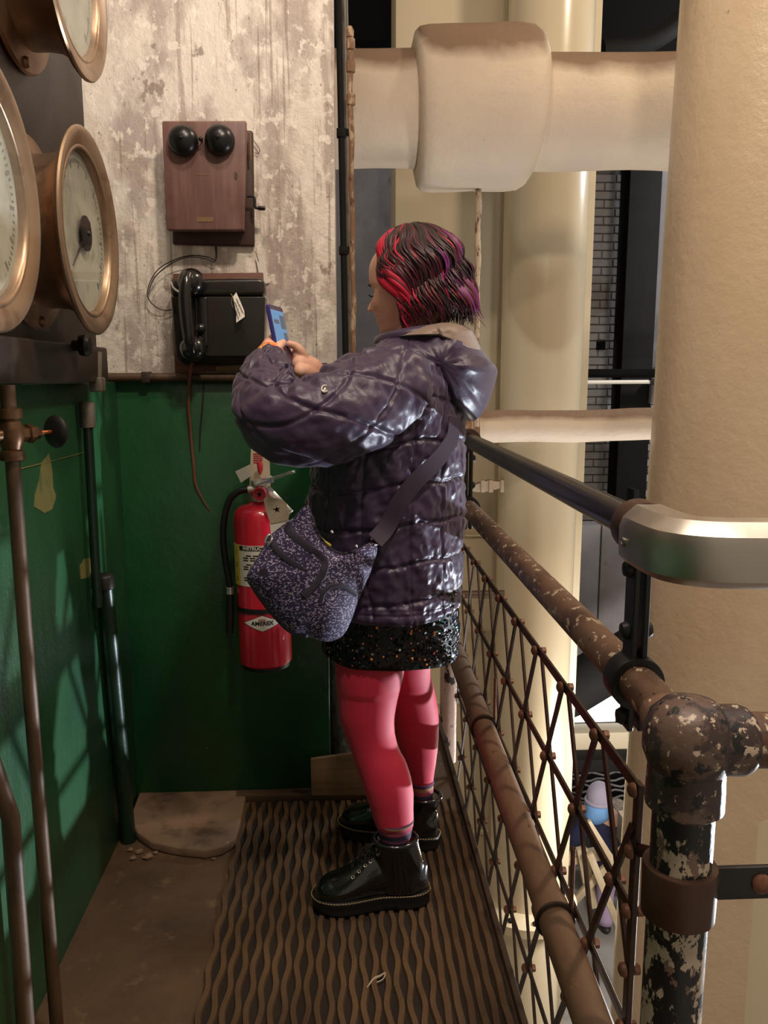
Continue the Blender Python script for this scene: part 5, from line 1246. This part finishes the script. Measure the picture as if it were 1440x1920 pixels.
for k in range(120):                                                        # inner shell for fullness
    strand(radians(U(66, 294)), radians(U(2, 12)), radians(U(128, 140)), U(.90, .96), .013, 'dark', 1.4, .03)
for k in range(230):
    phi = radians(U(62, 298)); c = pick(phi); d = math.degrees(phi); back = math.exp(-((d - 172) / 28) ** 2)
    strand(phi, radians(U(3, 26)), radians(U(124, 146)), U(.97, 1.04), U(.005, .009), random.choice(['dark', 'brown', 'burg']), U(2.0, 2.5), U(.06, .10), flick=.20 * back, drop=U(0, .06), tipc=c, ph0=U(-.5, .5))
for k in range(420):                                                        # fine surface hair
    phi = radians(U(60, 210)); c = pick(phi); d = math.degrees(phi); back = math.exp(-((d - 172) / 28) ** 2)
    strand(phi, radians(U(6, 60)), radians(U(112, 147)), U(1.00, 1.06), U(.0014, .0034), random.choice(['dark', 'brown', c]), U(2.0, 2.6), U(.06, .12), flick=.22 * back + U(-.03, .05), drop=U(0, .08), tipc=c, ph0=U(-.6, .6))
for k in range(14):                                                         # bright face-framing locks
    strand(radians(U(58, 72)), radians(U(26, 46)), radians(U(132, 150)), U(1.02, 1.07), U(.005, .010), random.choice(['red', 'red', 'pink', 'burg']), 2.2, .09, ph0=U(-.4, .4))
for k in range(18): strand(radians(U(64, 92)), radians(U(66, 90)), radians(U(136, 152)), U(1.05, 1.09), U(.003, .008), random.choice(['red', 'red', 'burg']), 2.2, .10, ph0=U(-.5, .5))
for k in range(7): strand(radians(U(76, 84)), radians(U(60, 75)), radians(U(132, 146)), U(1.05, 1.08), U(.004, .008), random.choice(['red', 'burg', 'red']), 2.2, .09, ph0=U(-.2, .2))
for k in range(5): strand(radians(U(134, 142)), radians(U(66, 74)), radians(U(112, 120)), U(1.06, 1.08), U(.002, .004), 'purple', 2.0, .08, ph0=U(-.2, .2))
for k in range(60):                                                         # hair over the hairline
    strand(radians(U(-66, 66)), radians(U(2, 14)), radians(U(34, 44)), U(.97, 1.01), U(.006, .010), random.choice(['dark', 'dark', 'burg', 'red']), .6, .04)
for k in range(34):                                                         # flipped-out curl at the nape
    strand(radians(U(150, 192)), radians(U(40, 70)), radians(U(132, 142)), U(1.02, 1.08), U(.004, .008), random.choice(['burg', 'burg', 'dark', 'burg', 'purple']), 2.2, .08, flick=U(.28, .42), ph0=U(-.3, .3))
hme = hair.mesh('hair'); ca = hme.color_attributes.new('Col', 'FLOAT_COLOR', 'POINT')
ca.data.foreach_set('color', np.array(hcol, dtype=np.float32).ravel())
ho = place('hair', hme, 'hair', wo, angle=180); ho['label'] = 'wavy dark bob with bright red, pink and purple streaks'

# ---------------------------------------------------------------- skirt with sequins
sk = [(1070, 618, 860), (1110, 620, 861), (1150, 618, 862), (1185, 614, 864), (1214, 612, 862)]
sz, sx, sa = [], [], []
for y_, xl, xr in sk:
    a = at(xl, y_, Y=YT); b = at(xr, y_, Y=YT); sz.append(a.z); sx.append((a.x + b.x) / 2); sa.append((b.x - a.x) / 2)
sC, sA = catm(list(reversed(sz)), list(reversed(sx))), catm(list(reversed(sz)), list(reversed(sa)))
SB = .185; sh0, sh1 = sz[-1] + .004, sz[0] + .1
def skirt(z, a_, off=0):
    fl = .006 * sin(5 * a_ + 1) * smooth01((sh1 - z) / .15)
    c_, s_ = cos(a_), sin(a_); c_ = math.copysign(abs(c_) ** .72, c_); s_ = math.copysign(abs(s_) ** .72, s_)
    return Vector((sC(z), YT, z)) + FWD * (c_ * (sA(z) * .97 + fl + off)) + LFT * (s_ * (SB + fl + off)) + Vector((0, 0, .022 * smooth01((sC(z) - .0 + .0 - 0) * 0)))
mb = MB(); rings = [[skirt(lerp(sh0, sh1, i / 20), 2 * pi * j / 90) for j in range(90)] for i in range(21)]
rings = [[skirt(lerp(sh0, sh1, i / 3), 2 * pi * j / 90, -.006) for j in range(90)] for i in (3, 2, 1, 0)] + rings
mb.rings(rings, cap=False); sko = part('skirt', mb, 'skirt_black', wo, angle=180)
random.seed(5)
for nm, m_, cnt in (('sequins', 'sequin_black', 1500), ('sequins', 'sequin_glint_orange', 46), ('sequins', 'sequin_glint_rose', 80), ('sequins', 'sequin_glint_white', 60), ('sequins', 'sequin_glint_blue', 20), ('sequins', 'sequin_glint_teal', 26)):  # black sequins, then discs whose colour is a painted glint
    mb = MB()
    for k in range(cnt):
        a_ = radians(random.uniform(10, 200)) if m_ not in ('sequin_glint_blue', 'sequin_glint_teal') else radians(random.uniform(125, 185))
        if m_ in ('sequin_glint_orange', 'sequin_glint_rose'): a_ = radians(random.uniform(30, 130))
        z = random.uniform(sh0 + .004, sz[1] + .03); p = skirt(z, a_, .002); nn = (skirt(z, a_, .05) - skirt(z, a_, 0)).normalized()
        nn = (nn + Vector((random.uniform(-.5, .5), random.uniform(-.5, .5), random.uniform(-.5, .5)))).normalized(); u = nn.orthogonal().normalized(); v = nn.cross(u); r_ = .0042 if m_ == 'sequin_black' else random.uniform(.0018, .0036)
        mb.add([p + nn * .001 + u * (cos(q * pi / 3) * r_) + v * (sin(q * pi / 3) * r_) for q in range(6)], [tuple(range(6))])
    o = part(nm, mb, m_, sko, smooth=False); o['kind'] = 'stuff'

# ---------------------------------------------------------------- tights
def leg(levels, Ys, name, parent):
    rings = []; n = 40; ctr = catm([l[0] for l in levels], [0] * len(levels))
    ysx = [l[0] for l in levels]; fl_, fr_, fy = catm(ysx, [l[1] for l in levels]), catm(ysx, [l[2] for l in levels]), catm(ysx, Ys)
    for k in range(61):
        y_ = lerp(ysx[0], ysx[-1], k / 60); Y_ = fy(y_); a = at(fl_(y_), y_, Y=Y_); b = at(fr_(y_), y_, Y=Y_); c_ = (a + b) / 2; rx = (b.x - a.x) / 2
        ry = rx * (.92 if y_ < ysx[0] + 140 else .86)
        rings.append([c_ + Vector((cos(t_) * rx + .0012 * MN.noise(Vector((t_, y_ * .05, 2))), sin(t_) * ry, 0)) for t_ in np.linspace(0, 2 * pi, n, endpoint=False)])
    mb.rings(rings)
mb = MB()
leg([(1150, 634, 768), (1200, 629, 764), (1256, 629, 758), (1300, 632, 748), (1340, 636, 740), (1372, 645, 740), (1400, 656, 746), (1430, 666, 761), (1460, 676, 771), (1490, 686, 775), (1515, 694, 775), (1546, 704, 775)], [1.90, 1.895, 1.89, 1.885, 1.88, 1.878, 1.873, 1.868, 1.863, 1.858, 1.855, 1.85], 'l', None)
leg([(1150, 700, 826), (1200, 702, 816), (1256, 706, 807), (1290, 715, 813), (1330, 728, 821), (1365, 738, 823), (1400, 748, 821), (1430, 758, 817), (1450, 765, 814), (1475, 770, 811)], [2.06, 2.07, 2.08, 2.09, 2.10, 2.105, 2.11, 2.115, 2.12, 2.125], 'r', None)
part('tights', mb, 'tights', wo, angle=180)
# socks
for (pa_, pb_, Y_, labs) in (((739.5, 1534, 38.5), (741, 1582, 28), 1.856, 0), ((790.5, 1462, 24), (791, 1512, 20), 2.125, 1)):
    a = at(pa_[0], pa_[1], Y=Y_); b = at(pb_[0], pb_[1], Y=Y_); ra = pa_[2] * 1.03 * Y_ / F; mb = MB()
    ra = max(ra, .0); rb_ = pb_[2] * 1.03 * Y_ / F
    mb.rings(loft_tube([lerp(a, b, k / 10) for k in range(11)], lambda s_: lerp(ra, rb_, s_) + .0014 * sin(s_ * 22), 36)); part('sock', mb, 'sock_knit', wo, angle=180)

# ---------------------------------------------------------------- boots
def boot(heel, toe, ank, label):
    """heel, toe on the floor, ank: where the shaft opens"""
    heel = Vector(heel); toe = Vector(toe); d_ = toe - heel; Lb = d_.length; X_ = d_.normalized(); Z_ = Vector((0, 0, 1)); S_ = Z_.cross(X_)
    zf = .012
    def bp_(x, s_, z): return heel + X_ * (x * Lb) + S_ * s_ + Z_ * (z + zf)
    half = catm([0, .04, .12, .25, .42, .58, .72, .84, .93, .98, 1.0], [.012, .026, .035, .036, .034, .042, .048, .046, .036, .022, .006])
    xs = np.concatenate([np.linspace(0, .1, 7)[:-1], np.linspace(.1, .9, 26), np.linspace(.9, 1, 9)[1:]])
    out = [(x, half(x)) for x in xs] + [(x, -half(x)) for x in xs[::-1]]
    mb = MB(); rings = []
    for z, g in ((0, -.001), (.004, .004), (.014, .004), (.020, .003), (.027, .0055), (.034, .005), (.036, .002)):
        rings.append([bp_(.5 + (x - .5) * (1 + 2 * g / Lb), s_ * (1 + g / .05), z + (.010 * smooth01((x - .8) / .2) if z < .01 else 0)) for x, s_ in out])
    mb.rings(rings); root = part('boot', MB().rings([[bp_(.5 + (x - .5) * .7, s_ * .7, .02) for x, s_ in out], [bp_(.5 + (x - .5) * .7, s_ * .7, .03) for x, s_ in out]]), 'boot_sole', wo)
    root['label'] = label
    part('sole', mb, 'boot_sole', root)
    # upper: vamp and shaft merged by remesh
    u = MB(); hgt = catm([0, .1, .22, .35, .48, .56, .64, .72, .80, .88, .95, 1.0], [.075, .09, .10, .108, .106, .098, .084, .070, .060, .053, .040, .018])
    rings = []
    for x in np.concatenate([np.linspace(.0, .9, 34), np.linspace(.91, .99, 8)]):
        h_ = hgt(x); w_ = half(x) * 1.0; ring = []
        for k in range(36):
            a_ = 2 * pi * k / 36; c_, s_ = cos(a_), sin(a_); zz = .5 * h_ + .5 * h_ * math.copysign(abs(s_) ** .75, s_) 
            wq = w_ * (1 - .28 * smooth01((zz / h_ - .35) / .65)); ring.append(bp_(x, math.copysign(abs(c_) ** .7, c_) * wq, .026 + zz))
        rings.append(ring)
    u.rings(rings)
    sh0_ = bp_(.20, 0, .07); ank = Vector(ank)
    axis = [bp_(.235, 0, .04), bp_(.24, 0, .09), lerp(bp_(.24, 0, .09), ank, .5), ank]
    rings = []
    for k, p in enumerate(spline(axis, 5)):
        s_ = k / 15; rx = lerp(.062, .055, s_) ; ry = lerp(.041, .0445, s_); rings.append([p + X_ * (cos(t_) * rx) + S_ * (sin(t_) * ry) for t_ in np.linspace(0, 2 * pi, 40, endpoint=False)])
    u.rings(rings)
    me = u.mesh('upper'); ob = bpy.data.objects.new('t', me); COL.objects.link(ob); r_ = ob.modifiers.new('r', 'REMESH'); r_.mode = 'VOXEL'; r_.voxel_size = .0024; s2 = ob.modifiers.new('s', 'SMOOTH'); s2.factor = .5; s2.iterations = 8
    m2 = bpy.data.meshes.new_from_object(ob.evaluated_get(bpy.context.evaluated_depsgraph_get())); bpy.data.objects.remove(ob); m2.materials.clear()
    up_ = place('upper', m2, 'boot_leather', root, angle=180); up_.data.name = 'boot_upper'
    # padded collar at the top
    mb = MB(); mb.tube([ank + X_ * (cos(t_) * .052) + S_ * (sin(t_) * .042) for t_ in np.linspace(0, 2 * pi, 32, endpoint=False)], .006, 10, loop=True); part('collar', mb, 'boot_leather', root)
    # welt stitching
    mb = MB(); pts_ = [bp_(.5 + (x - .5) * 1.045, s_ * 1.10, .0365) for x, s_ in out]; dense = []
    for k in range(len(pts_)):
        a, b = pts_[k], pts_[(k + 1) % len(pts_)]; m_ = max(1, int((b - a).length / .0011))
        for q in range(m_): dense.append(lerp(a, b, q / m_))
    for k in range(0, len(dense) - 4, 6): mb.tube(dense[k:k + 4], .0011, 5)
    o = part('welt_stitching', mb, 'stitch', root); o['kind'] = 'stuff'
    # eyelets and laces along the instep
    ep = {1: [], -1: []}
    tops = [(.66, .086), (.61, .102), (.56, .116), (.51, .128), (.475, .142), (.455, .158), (.445, .174)]
    bvh_pts = np.array([v.co for v in m2.vertices])
    for (x, z) in tops:
        for sd in (1, -1):
            p = bp_(x, sd * .024, z)
            dd = ((bvh_pts - np.array(p)) ** 2).sum(1); i_ = int(dd.argmin()); q = Vector(bvh_pts[i_]); nrm = Vector(m2.vertices[i_].normal)
            ep[sd].append((q, nrm)); uu = nrm.orthogonal().normalized(); vv = nrm.cross(uu)
            mb = MB(); mb.tube([q + nrm * .0012 + uu * (cos(t_) * .0034) + vv * (sin(t_) * .0034) for t_ in np.linspace(0, 2 * pi, 14, endpoint=False)], .0012, 6, loop=True); part('eyelet', mb, 'chrome', root)
    for k in range(len(tops)):
        (a, na), (b, nb2) = ep[1][k], ep[-1][min(k + 1, len(tops) - 1)]
        for (p, n1, q, n2) in ((a, na, b, nb2), (ep[-1][k][0], ep[-1][k][1], ep[1][min(k + 1, len(tops) - 1)][0], ep[1][min(k + 1, len(tops) - 1)][1])):
            mid = (p + q) / 2 + (n1 + n2).normalized() * .008 + X_ * .004
            mb = MB(); mb.tube(spline([p + n1 * .002, mid, q + n2 * .002], 5), .0019, 7); part('lace', mb, 'lace', root)
    (a, na) = ep[1][-1]
    mb = MB(); mb.tube(spline([a, a + X_ * .03 - Z_ * .005, a + X_ * .045 - Z_ * .03, a + X_ * .04 - Z_ * .055], 5), .0019, 7); mb.tube(spline([a, a + X_ * .02 + S_ * .01, a + X_ * .05 - Z_ * .04, a + X_ * .02 - Z_ * .04, a], 5), .0017, 7); part('lace_bow', mb, 'lace', root)
hN = at(803, 1704, Z=.004); tN = at(589, 1716, Z=.004)
boot(Vector((hN.x, hN.y + .028, 0)), Vector((tN.x, tN.y + .022, 0)), Q(741, 1572, 1.860), 'glossy black lace-up boot of the near foot')
hF = at(822, 1603, Z=.004); tF = at(640, 1566, Z=.004)
boot(Vector((hF.x, hF.y + .03, 0)), Vector((tF.x + .0, tF.y + .02, 0)), Q(791, 1490, 2.125), 'glossy black lace-up boot of the far foot')

# shirt cuff / wristband between hand and sleeve
mb = MB(); dd_ = (pl - wL).normalized(); mb.rings(loft_tube([wL + dd_ * q for q in (-.02, -.012, .0, .010, .016)], lambda s_: .033 - .002 * cos(s_ * 9), 28, ref=(0, 0, 1))); o = part('shirt_cuff', mb, 'wrist_orange', wo, angle=180); o['label'] = 'orange patterned shirt cuff'
# small pale maker's badge on the near sleeve
slv = [c for c in jk.children if c.name.startswith('sleeve')][0]; best = None
for v in slv.data.vertices:
    q = v.co - EYE; dd = q.dot(FW); px = 720 + F * q.dot(RT) / dd; py = 960 - F * q.dot(UP) / dd
    if abs(px - 609) + abs(py - 726) < 7 and (best is None or dd < best[0]): best = (dd, v.co.copy(), v.normal.copy())
if best:
    bc, bn = best[1], best[2]; bu = Vector((0, 0, 1)); bu = (bu - bn * bu.dot(bn)).normalized(); bv = bn.cross(bu)
    mb = MB(); mb.tube([bc + bn * .003 + bu * (cos(t_) * .0085) + bv * (sin(t_) * .006) for t_ in np.linspace(-.6, 4.2, 20)], .0014, 6); mb.tube([bc + bn * .003 - bu * .008 + bv * .004, bc + bn * .0032 - bu * .003, bc + bn * .003 + bu * .002 - bv * .001], .0022, 6); part('sleeve_badge', mb, 'label_white', jk)

# ================================================================== MOBILE PHONE
tp = thing('mobile_phone', pB, 'blue mobile phone held up in both hands', 'phone')
def prr(u0, u1, w0, w1, n0, n1, rad): 
    c4 = [ph(u0, w0, n0), ph(u1, w0, n0), ph(u1, w1, n0), ph(u0, w1, n0)]
    return rounded(*c4, rad), PN * (n1 - n0)
mb = MB(); P_, d_ = prr(-PH / 2, PH / 2, -hw_, hw_, -th_, th_, .008); mb.prism(P_, d_); part('case', mb, 'phone_case', tp, .0018)
mb = MB(); P_, d_ = prr(-PH / 2 + .002, PH / 2 - .002, -hw_ + .002, hw_ - .002, th_, th_ + .0008, .007); mb.prism(P_, d_); fr_ = part('front_glass', mb, 'phone_glass', tp)
mb = MB(); P_, d_ = prr(-.018, PH / 2 - .012, -hw_ + .004, hw_ - .004, th_ + .0008, th_ + .0012, .002); mb.prism(P_, d_); part('screen', mb, 'phone_screen', fr_)
mat('screen_grey', (70, 72, 76), .2, emit=((90, 100, 112), .3))
for (u0_, u1_, w0_, w1_) in ((.020, .052, -.030, -.006), (-.012, .012, -.030, -.012), (.030, .040, .0, .026)):
    mb = MB(); P_, d_ = prr(u0_, u1_, w0_, w1_, th_ + .0012, th_ + .0014, .003); mb.prism(P_, d_); part('screen_picture', mb, 'screen_grey', fr_)
mb = MB(); P_, d_ = prr(-.050, -.040, .004, .013, th_ + .0008, th_ + .0012, .0044); mb.prism(P_, d_); part('shutter_button', mb, 'phone_led', fr_)
mb = MB(); mb.cyl(ph(PH / 2 - .02, .018, -th_ - .0012), ph(PH / 2 - .02, .018, -th_), .007, 16); part('camera_lens', mb, 'dark_metal', tp)

# ================================================================== SHOULDER BAG
YBg = 1.715
bg = thing('shoulder_bag', Q(610, 1203, YBg), 'speckled purple shoulder bag hanging at her hip', 'bag')
outl = [(578, 944), (566, 952), (552, 968), (530, 985), (506, 1004), (496, 1022), (478, 1052), (463, 1080), (474, 1104), (494, 1130), (520, 1162), (544, 1185), (575, 1193), (612, 1203), (640, 1194), (655, 1172), (668, 1138), (678, 1112), (690, 1085), (700, 1058), (708, 1030), (700, 1016), (684, 1022), (664, 1032), (644, 1036), (624, 1030), (606, 1014), (594, 992), (586, 966)]
ctr = Vector((590, 1080))
def bagpt(x, y, d): return Q(x, y, YBg + d)
ol = spline([Vector((x, y, 0)) for x, y in outl + outl[:1]], 4)[:-1]; n = len(ol)
def bag_ring(s_, sgn, T):
    dep = T * (1 - s_ ** 3.2) ** .55 if s_ < 1 else 0
    out = []
    for p in ol:
        x = ctr.x + (p.x - ctr.x) * s_; y = ctr.y + (p.y - ctr.y) * s_
        slant = (x - 560) * .00022
        out.append(bagpt(x, y, sgn * (dep + .004 * MN.noise(Vector((x * .02, y * .02, 1))) * (s_ < .97)) + slant))
    return out
S_ = [.02, .2, .35, .5, .62, .72, .80, .87, .92, .96, .985, 1.0]
mb = MB(); mb.rings([bag_ring(s_, -1, .050) for s_ in S_] + [bag_ring(s_, 1, .035) for s_ in reversed(S_[:-1])]); bago = part('body', mb, 'bag_speckle', bg, angle=180)
def bag_surf(x, y):
    """front surface depth near pixel position"""
    v = Vector((x, y)) - ctr; best = 1e9
    a_ = atan2(v.y, v.x); s_ = 1
    for p in ol:
        w_ = Vector((p.x, p.y)) - ctr; da = abs((atan2(w_.y, w_.x) - a_ + pi) % (2 * pi) - pi)
        if da < best: best = da; s_ = min(v.length / w_.length, .999)
    return -(.050 * (1 - s_ ** 3.2) ** .55) + (x - 560) * .00022
def bag_line(pts_, w_, m_, name, par, thick=.25, lift=.001):
    P = [Vector((x, y, 0)) for x, y in pts_]; P = spline(P, 8); Q3 = [bagpt(p.x, p.y, bag_surf(p.x, p.y) - lift) for p in P]
    ds = [(Q3[min(i + 1, len(Q3) - 1)] - Q3[max(i - 1, 0)]).normalized() for i in range(len(Q3))]; rings = []
    for i, q in enumerate(Q3):
        nn = Vector((0, -1, 0)); s2 = ds[i].cross(nn).normalized(); w2 = w_ if hasattr(w_, '__len__') is False else w_[i]
        rings.append([q + s2 * (cos(t_) * w2) + nn * (sin(t_) * w2 * thick) for t_ in np.linspace(0, 2 * pi, 10, endpoint=False)])
    mb = MB(); mb.rings(rings); return part(name, mb, m_, par, angle=180)
bag_line([(536, 984), (552, 1006), (576, 1026), (598, 1042), (608, 1056), (604, 1076), (590, 1096), (568, 1120)], .0095, 'bag_dark', 'zip_flap', bg, .14)
bag_line([(508, 1010), (520, 1032), (540, 1050), (558, 1062), (572, 1072)], .0068, 'bag_dark', 'pocket_zip', bg, .14)
bag_line([(600, 1130), (606, 1112), (620, 1100), (640, 1099), (658, 1108), (668, 1118)], .006, 'bag_dark', 'side_pocket_piping', bg)
bag_line([(584, 968), (592, 996), (606, 1018), (624, 1034), (646, 1040), (668, 1034)], .005, 'bag_dark', 'rim', bg)
bag_line([(468, 1088), (486, 1116), (512, 1150), (544, 1182), (578, 1192)], .006, 'bag_dark', 'base_piping', bg)
mb = MB(); c_ = bagpt(494, 1074, bag_surf(494, 1074) - .001); mb.lathe([(.010, 0), (.010, .0012), (.001, .0015)], c_, (-.2, -1, 0), 18); part('badge', mb, 'bag_dark', bg)
bag_line([(497, 1018), (500, 1008), (506, 1003), (510, 1010), (504, 1022)], .0028, 'chrome', 'left_ring', bg, 1.0)
bag_line([(696, 1012), (702, 1004), (711, 1008), (712, 1018), (702, 1022)], .0026, 'chrome', 'buckle', bg, 1.0, .004)
bag_line([(584, 968), (590, 990), (602, 1010), (620, 1024)], .0035, 'label_yellow', 'lining_edge', bg, .6, -.004)
for (x, y) in ((622, 997), (668, 1024)):
    c_ = bagpt(x, y, -.03); mb = MB(); mb.ball(c_, .0035, 10, 6); part('stud', mb, 'chrome', bg)
# strap: flat webbing round her side and up over the back
sp_pts = [(704, 1014, None), (724, 985, 1.5), (750, 945, 1.7), (780, 905, 1.9), (812, 868, 2.15), (842, 836, 2.45)]
path = [bagpt(703, 1014, bag_surf(700, 1020) - .004)]
def torso_px(x, y, off):
    """camera-side jacket surface under a pixel"""
    best = None
    for z in np.linspace(z0, z1 - .02, 60):
        for ph_ in np.linspace(.2, pi - .05, 70):
            p = torso(z, ph_, off); q = p - EYE; dd = q.dot(FW); px = 720 + F * q.dot(RT) / dd; py = 960 - F * q.dot(UP) / dd; e_ = (px - x) ** 2 + (py - y) ** 2
            if best is None or e_ < best[0]: best = (e_, p)
    return best[1]
for x, y in ((724, 984), (752, 944), (780, 906), (808, 872), (832, 842), (848, 815), (852, 780)): path.append(torso_px(x, y, .010))
pth = spline(path, 6); rings = []
for i, p in enumerate(pth):
    t_ = (pth[min(i + 1, len(pth) - 1)] - pth[max(i - 1, 0)]).normalized(); cc_ = Vector((fC(p.z), YT, p.z)); out = (p - cc_); out = (out - t_ * out.dot(t_)).normalized(); sd = t_.cross(out)
    rings.append([p + sd * a_ + out * b_ for a_, b_ in ((-.019, -.001), (.019, -.001), (.019, .0015), (-.019, .0015))])
mb = MB(); mb.rings(rings); part('strap', mb, 'strap_web', bg, angle=40)

# ================================================================== VISITORS ON THE LEVEL BELOW
mat('hat_lilac', (176, 168, 188), .9, bumps=[('wave', (60, 60, 10), .4, .006)]); mat('scarf_blue', (120, 170, 226), .8); mat('coat_navy', (44, 46, 80), .8, bumps=[('noise', 30, .3, .01)])
mat('trousers_lilac', (176, 154, 186), .8); mat('shoe_dark', (40, 36, 34), .5); mat('hair_grey', (142, 128, 116), .8, layers=[('noise', (60, 60, 60), .45, .6, (188, 176, 164))], bumps=[('noise', 60, .8, .02)]); mat('coat_pale', (206, 202, 200), .8); mat('coat_teal', (86, 110, 116), .8)
def remesh(mb, name, m_, par, vox, it=3):
    ob = bpy.data.objects.new('t', mb.mesh(name)); COL.objects.link(ob); r_ = ob.modifiers.new('r', 'REMESH'); r_.mode = 'VOXEL'; r_.voxel_size = vox; s2 = ob.modifiers.new('s', 'SMOOTH'); s2.factor = .5; s2.iterations = it
    m2 = bpy.data.meshes.new_from_object(ob.evaluated_get(bpy.context.evaluated_depsgraph_get())); bpy.data.objects.remove(ob); m2.materials.clear(); return place(name, m2, m_, par, angle=180)
def visitor(Yv, head_px, hr_, label, lean, hat):
    h = at(head_px[0], head_px[1], Y=Yv); g = Vector((h.x + lean.x, Yv + lean.y, -3.6)); v = thing('person', g, label, 'person')
    S = (h.z + 3.6) / 1.50; hip = lerp(g, h, .56) + Vector((lean.x * .5, 0, 0)); sho = lerp(hip, h, .72); c = MB()
    c.ball(h, .10 * S, 20, 14, (.88, 1, 1.15)); c.rings(loft_tube(spline([h, lerp(h, sho, .6), sho], 5), lambda s_: .052 * S, 20)); c.rings(loft_tube(spline([sho + Vector((0, 0, .02)), lerp(sho, hip, .5), hip], 6), catm([0, .3, 1], [.10, .14, .14]), 24))
    for sx in (-1, 1):
        kn = Vector((hip.x + sx * .09, Yv + .06, lerp(-3.6, hip.z, .5))); ft = Vector((g.x + sx * .10, Yv + .02, -3.55))
        c.rings(loft_tube(spline([hip + Vector((sx * .08, 0, 0)), kn, ft], 6), catm([0, .5, 1], [.085, .06, .04]), 18))
        el = Vector((sho.x + sx * .24, Yv + .05, lerp(sho.z, hip.z, .6))); c.rings(loft_tube(spline([sho + Vector((sx * .14, 0, -.02)), el, Vector((sho.x + sx * .14, Yv + .25, hip.z + .12))], 6), catm([0, .5, 1], [.055, .042, .03]), 16)); c.ball(Vector((sho.x + sx * .14, Yv + .26, hip.z + .12)), .04, 12, 8)
    c.ball(h + Vector((.0, .10 * S, -.01)), .018, 10, 8)
    remesh(c, 'body', 'skin', v, .012)
    co = MB(); co.rings(loft_tube(spline([sho + Vector((0, 0, .0)), sho + Vector((0, 0, -.07)), lerp(sho, hip, .5), hip + Vector((0, 0, -.10))], 8), catm([0, .12, .25, .6, 1], [.07, .15, .19, .20, .19]), 36))
    for sx in (-1, 1):
        el = Vector((sho.x + sx * .25, Yv + .05, lerp(sho.z, hip.z, .6))); co.rings(loft_tube(spline([sho + Vector((sx * .12, 0, -.03)), el, Vector((sho.x + sx * .14, Yv + .22, hip.z + .12))], 6), catm([0, .5, 1], [.085, .068, .052]), 18))
    remesh(co, 'coat', 'coat_navy' if hat else 'coat_teal', v, .014, 5)
    for sx in (-1, 1):
        kn = Vector((hip.x + sx * .09, Yv + .06, lerp(-3.6, hip.z, .5))); ft = Vector((g.x + sx * .10, Yv + .02, -3.52))
        mb = MB(); mb.rings(loft_tube(spline([hip + Vector((sx * .08, 0, -.04)), kn, ft], 6), catm([0, .5, 1], [.105, .08, .065]), 20)); part('trouser_leg', mb, 'trousers_lilac' if hat else 'coat_navy', v, angle=180)
        mb = MB(); mb.ball((ft.x, Yv + .06, -3.555), .06, 16, 10, (.85, 1.9, .75)); part('shoe', mb, 'shoe_dark', v, angle=180)
    if hat:
        mb = MB(); mb.lathe([(.118 * S, -.03), (.124 * S, -.02), (.124 * S, .02), (.118 * S, .05), (.10 * S, .095), (.065 * S, .13), (.02, .147), (.004, .15)], h + Vector((0, 0, .01)), (0, -.15, 1), 28); ht = part('knit_hat', mb, 'hat_lilac', v, angle=180); mb = MB(); mb.tube([h + Vector((cos(t_) * .122 * S, sin(t_) * .122 * S + .003, -.02)) for t_ in np.linspace(0, 2 * pi, 28, endpoint=False)], .018, 10, loop=True); part('hat_brim', mb, 'hat_lilac', ht)
        mb = MB(); mb.rings(loft_tube([h + Vector((0, 0, -.025)), h + Vector((0, 0, -.08)), h + Vector((0, 0, -.12)), h + Vector((.015, 0, -.16))], catm([0, .3, .7, 1], [.10, .112, .125, .12]), 26, lambda s_, l_, p_: .008 * sin(p_ * 3 + l_ * 60))); part('scarf', mb, 'scarf_blue', v, angle=180)
    else:
        mb = MB(); mb.ball(h + Vector((0, -.01, .01)), .135, 28, 20, (1, 1, 1.15))
        for q in range(len(mb.v)): mb.v[q] += (mb.v[q] - h).normalized() * .02 * MN.noise(mb.v[q] * 24)
        part('hair', mb, 'hair_grey', v, angle=180)
        mb = MB(); mb.rings(loft_tube([h + Vector((0, 0, -.10)), h + Vector((0, 0, -.16)), sho + Vector((0, 0, .0))], catm([0, .5, 1], [.08, .12, .15]), 26)); part('collar', mb, 'coat_pale', v, angle=180)
    return v
visitor(6.55, (1123, 1497), .1, 'visitor below in a lilac knit hat, blue scarf and navy coat', Vector((.22, .0, 0)), True)
visitor(7.15, (1153, 1528), .1, 'grey-haired visitor below with a pale collar, behind the one in the knit hat', Vector((.06, .05, 0)), False)
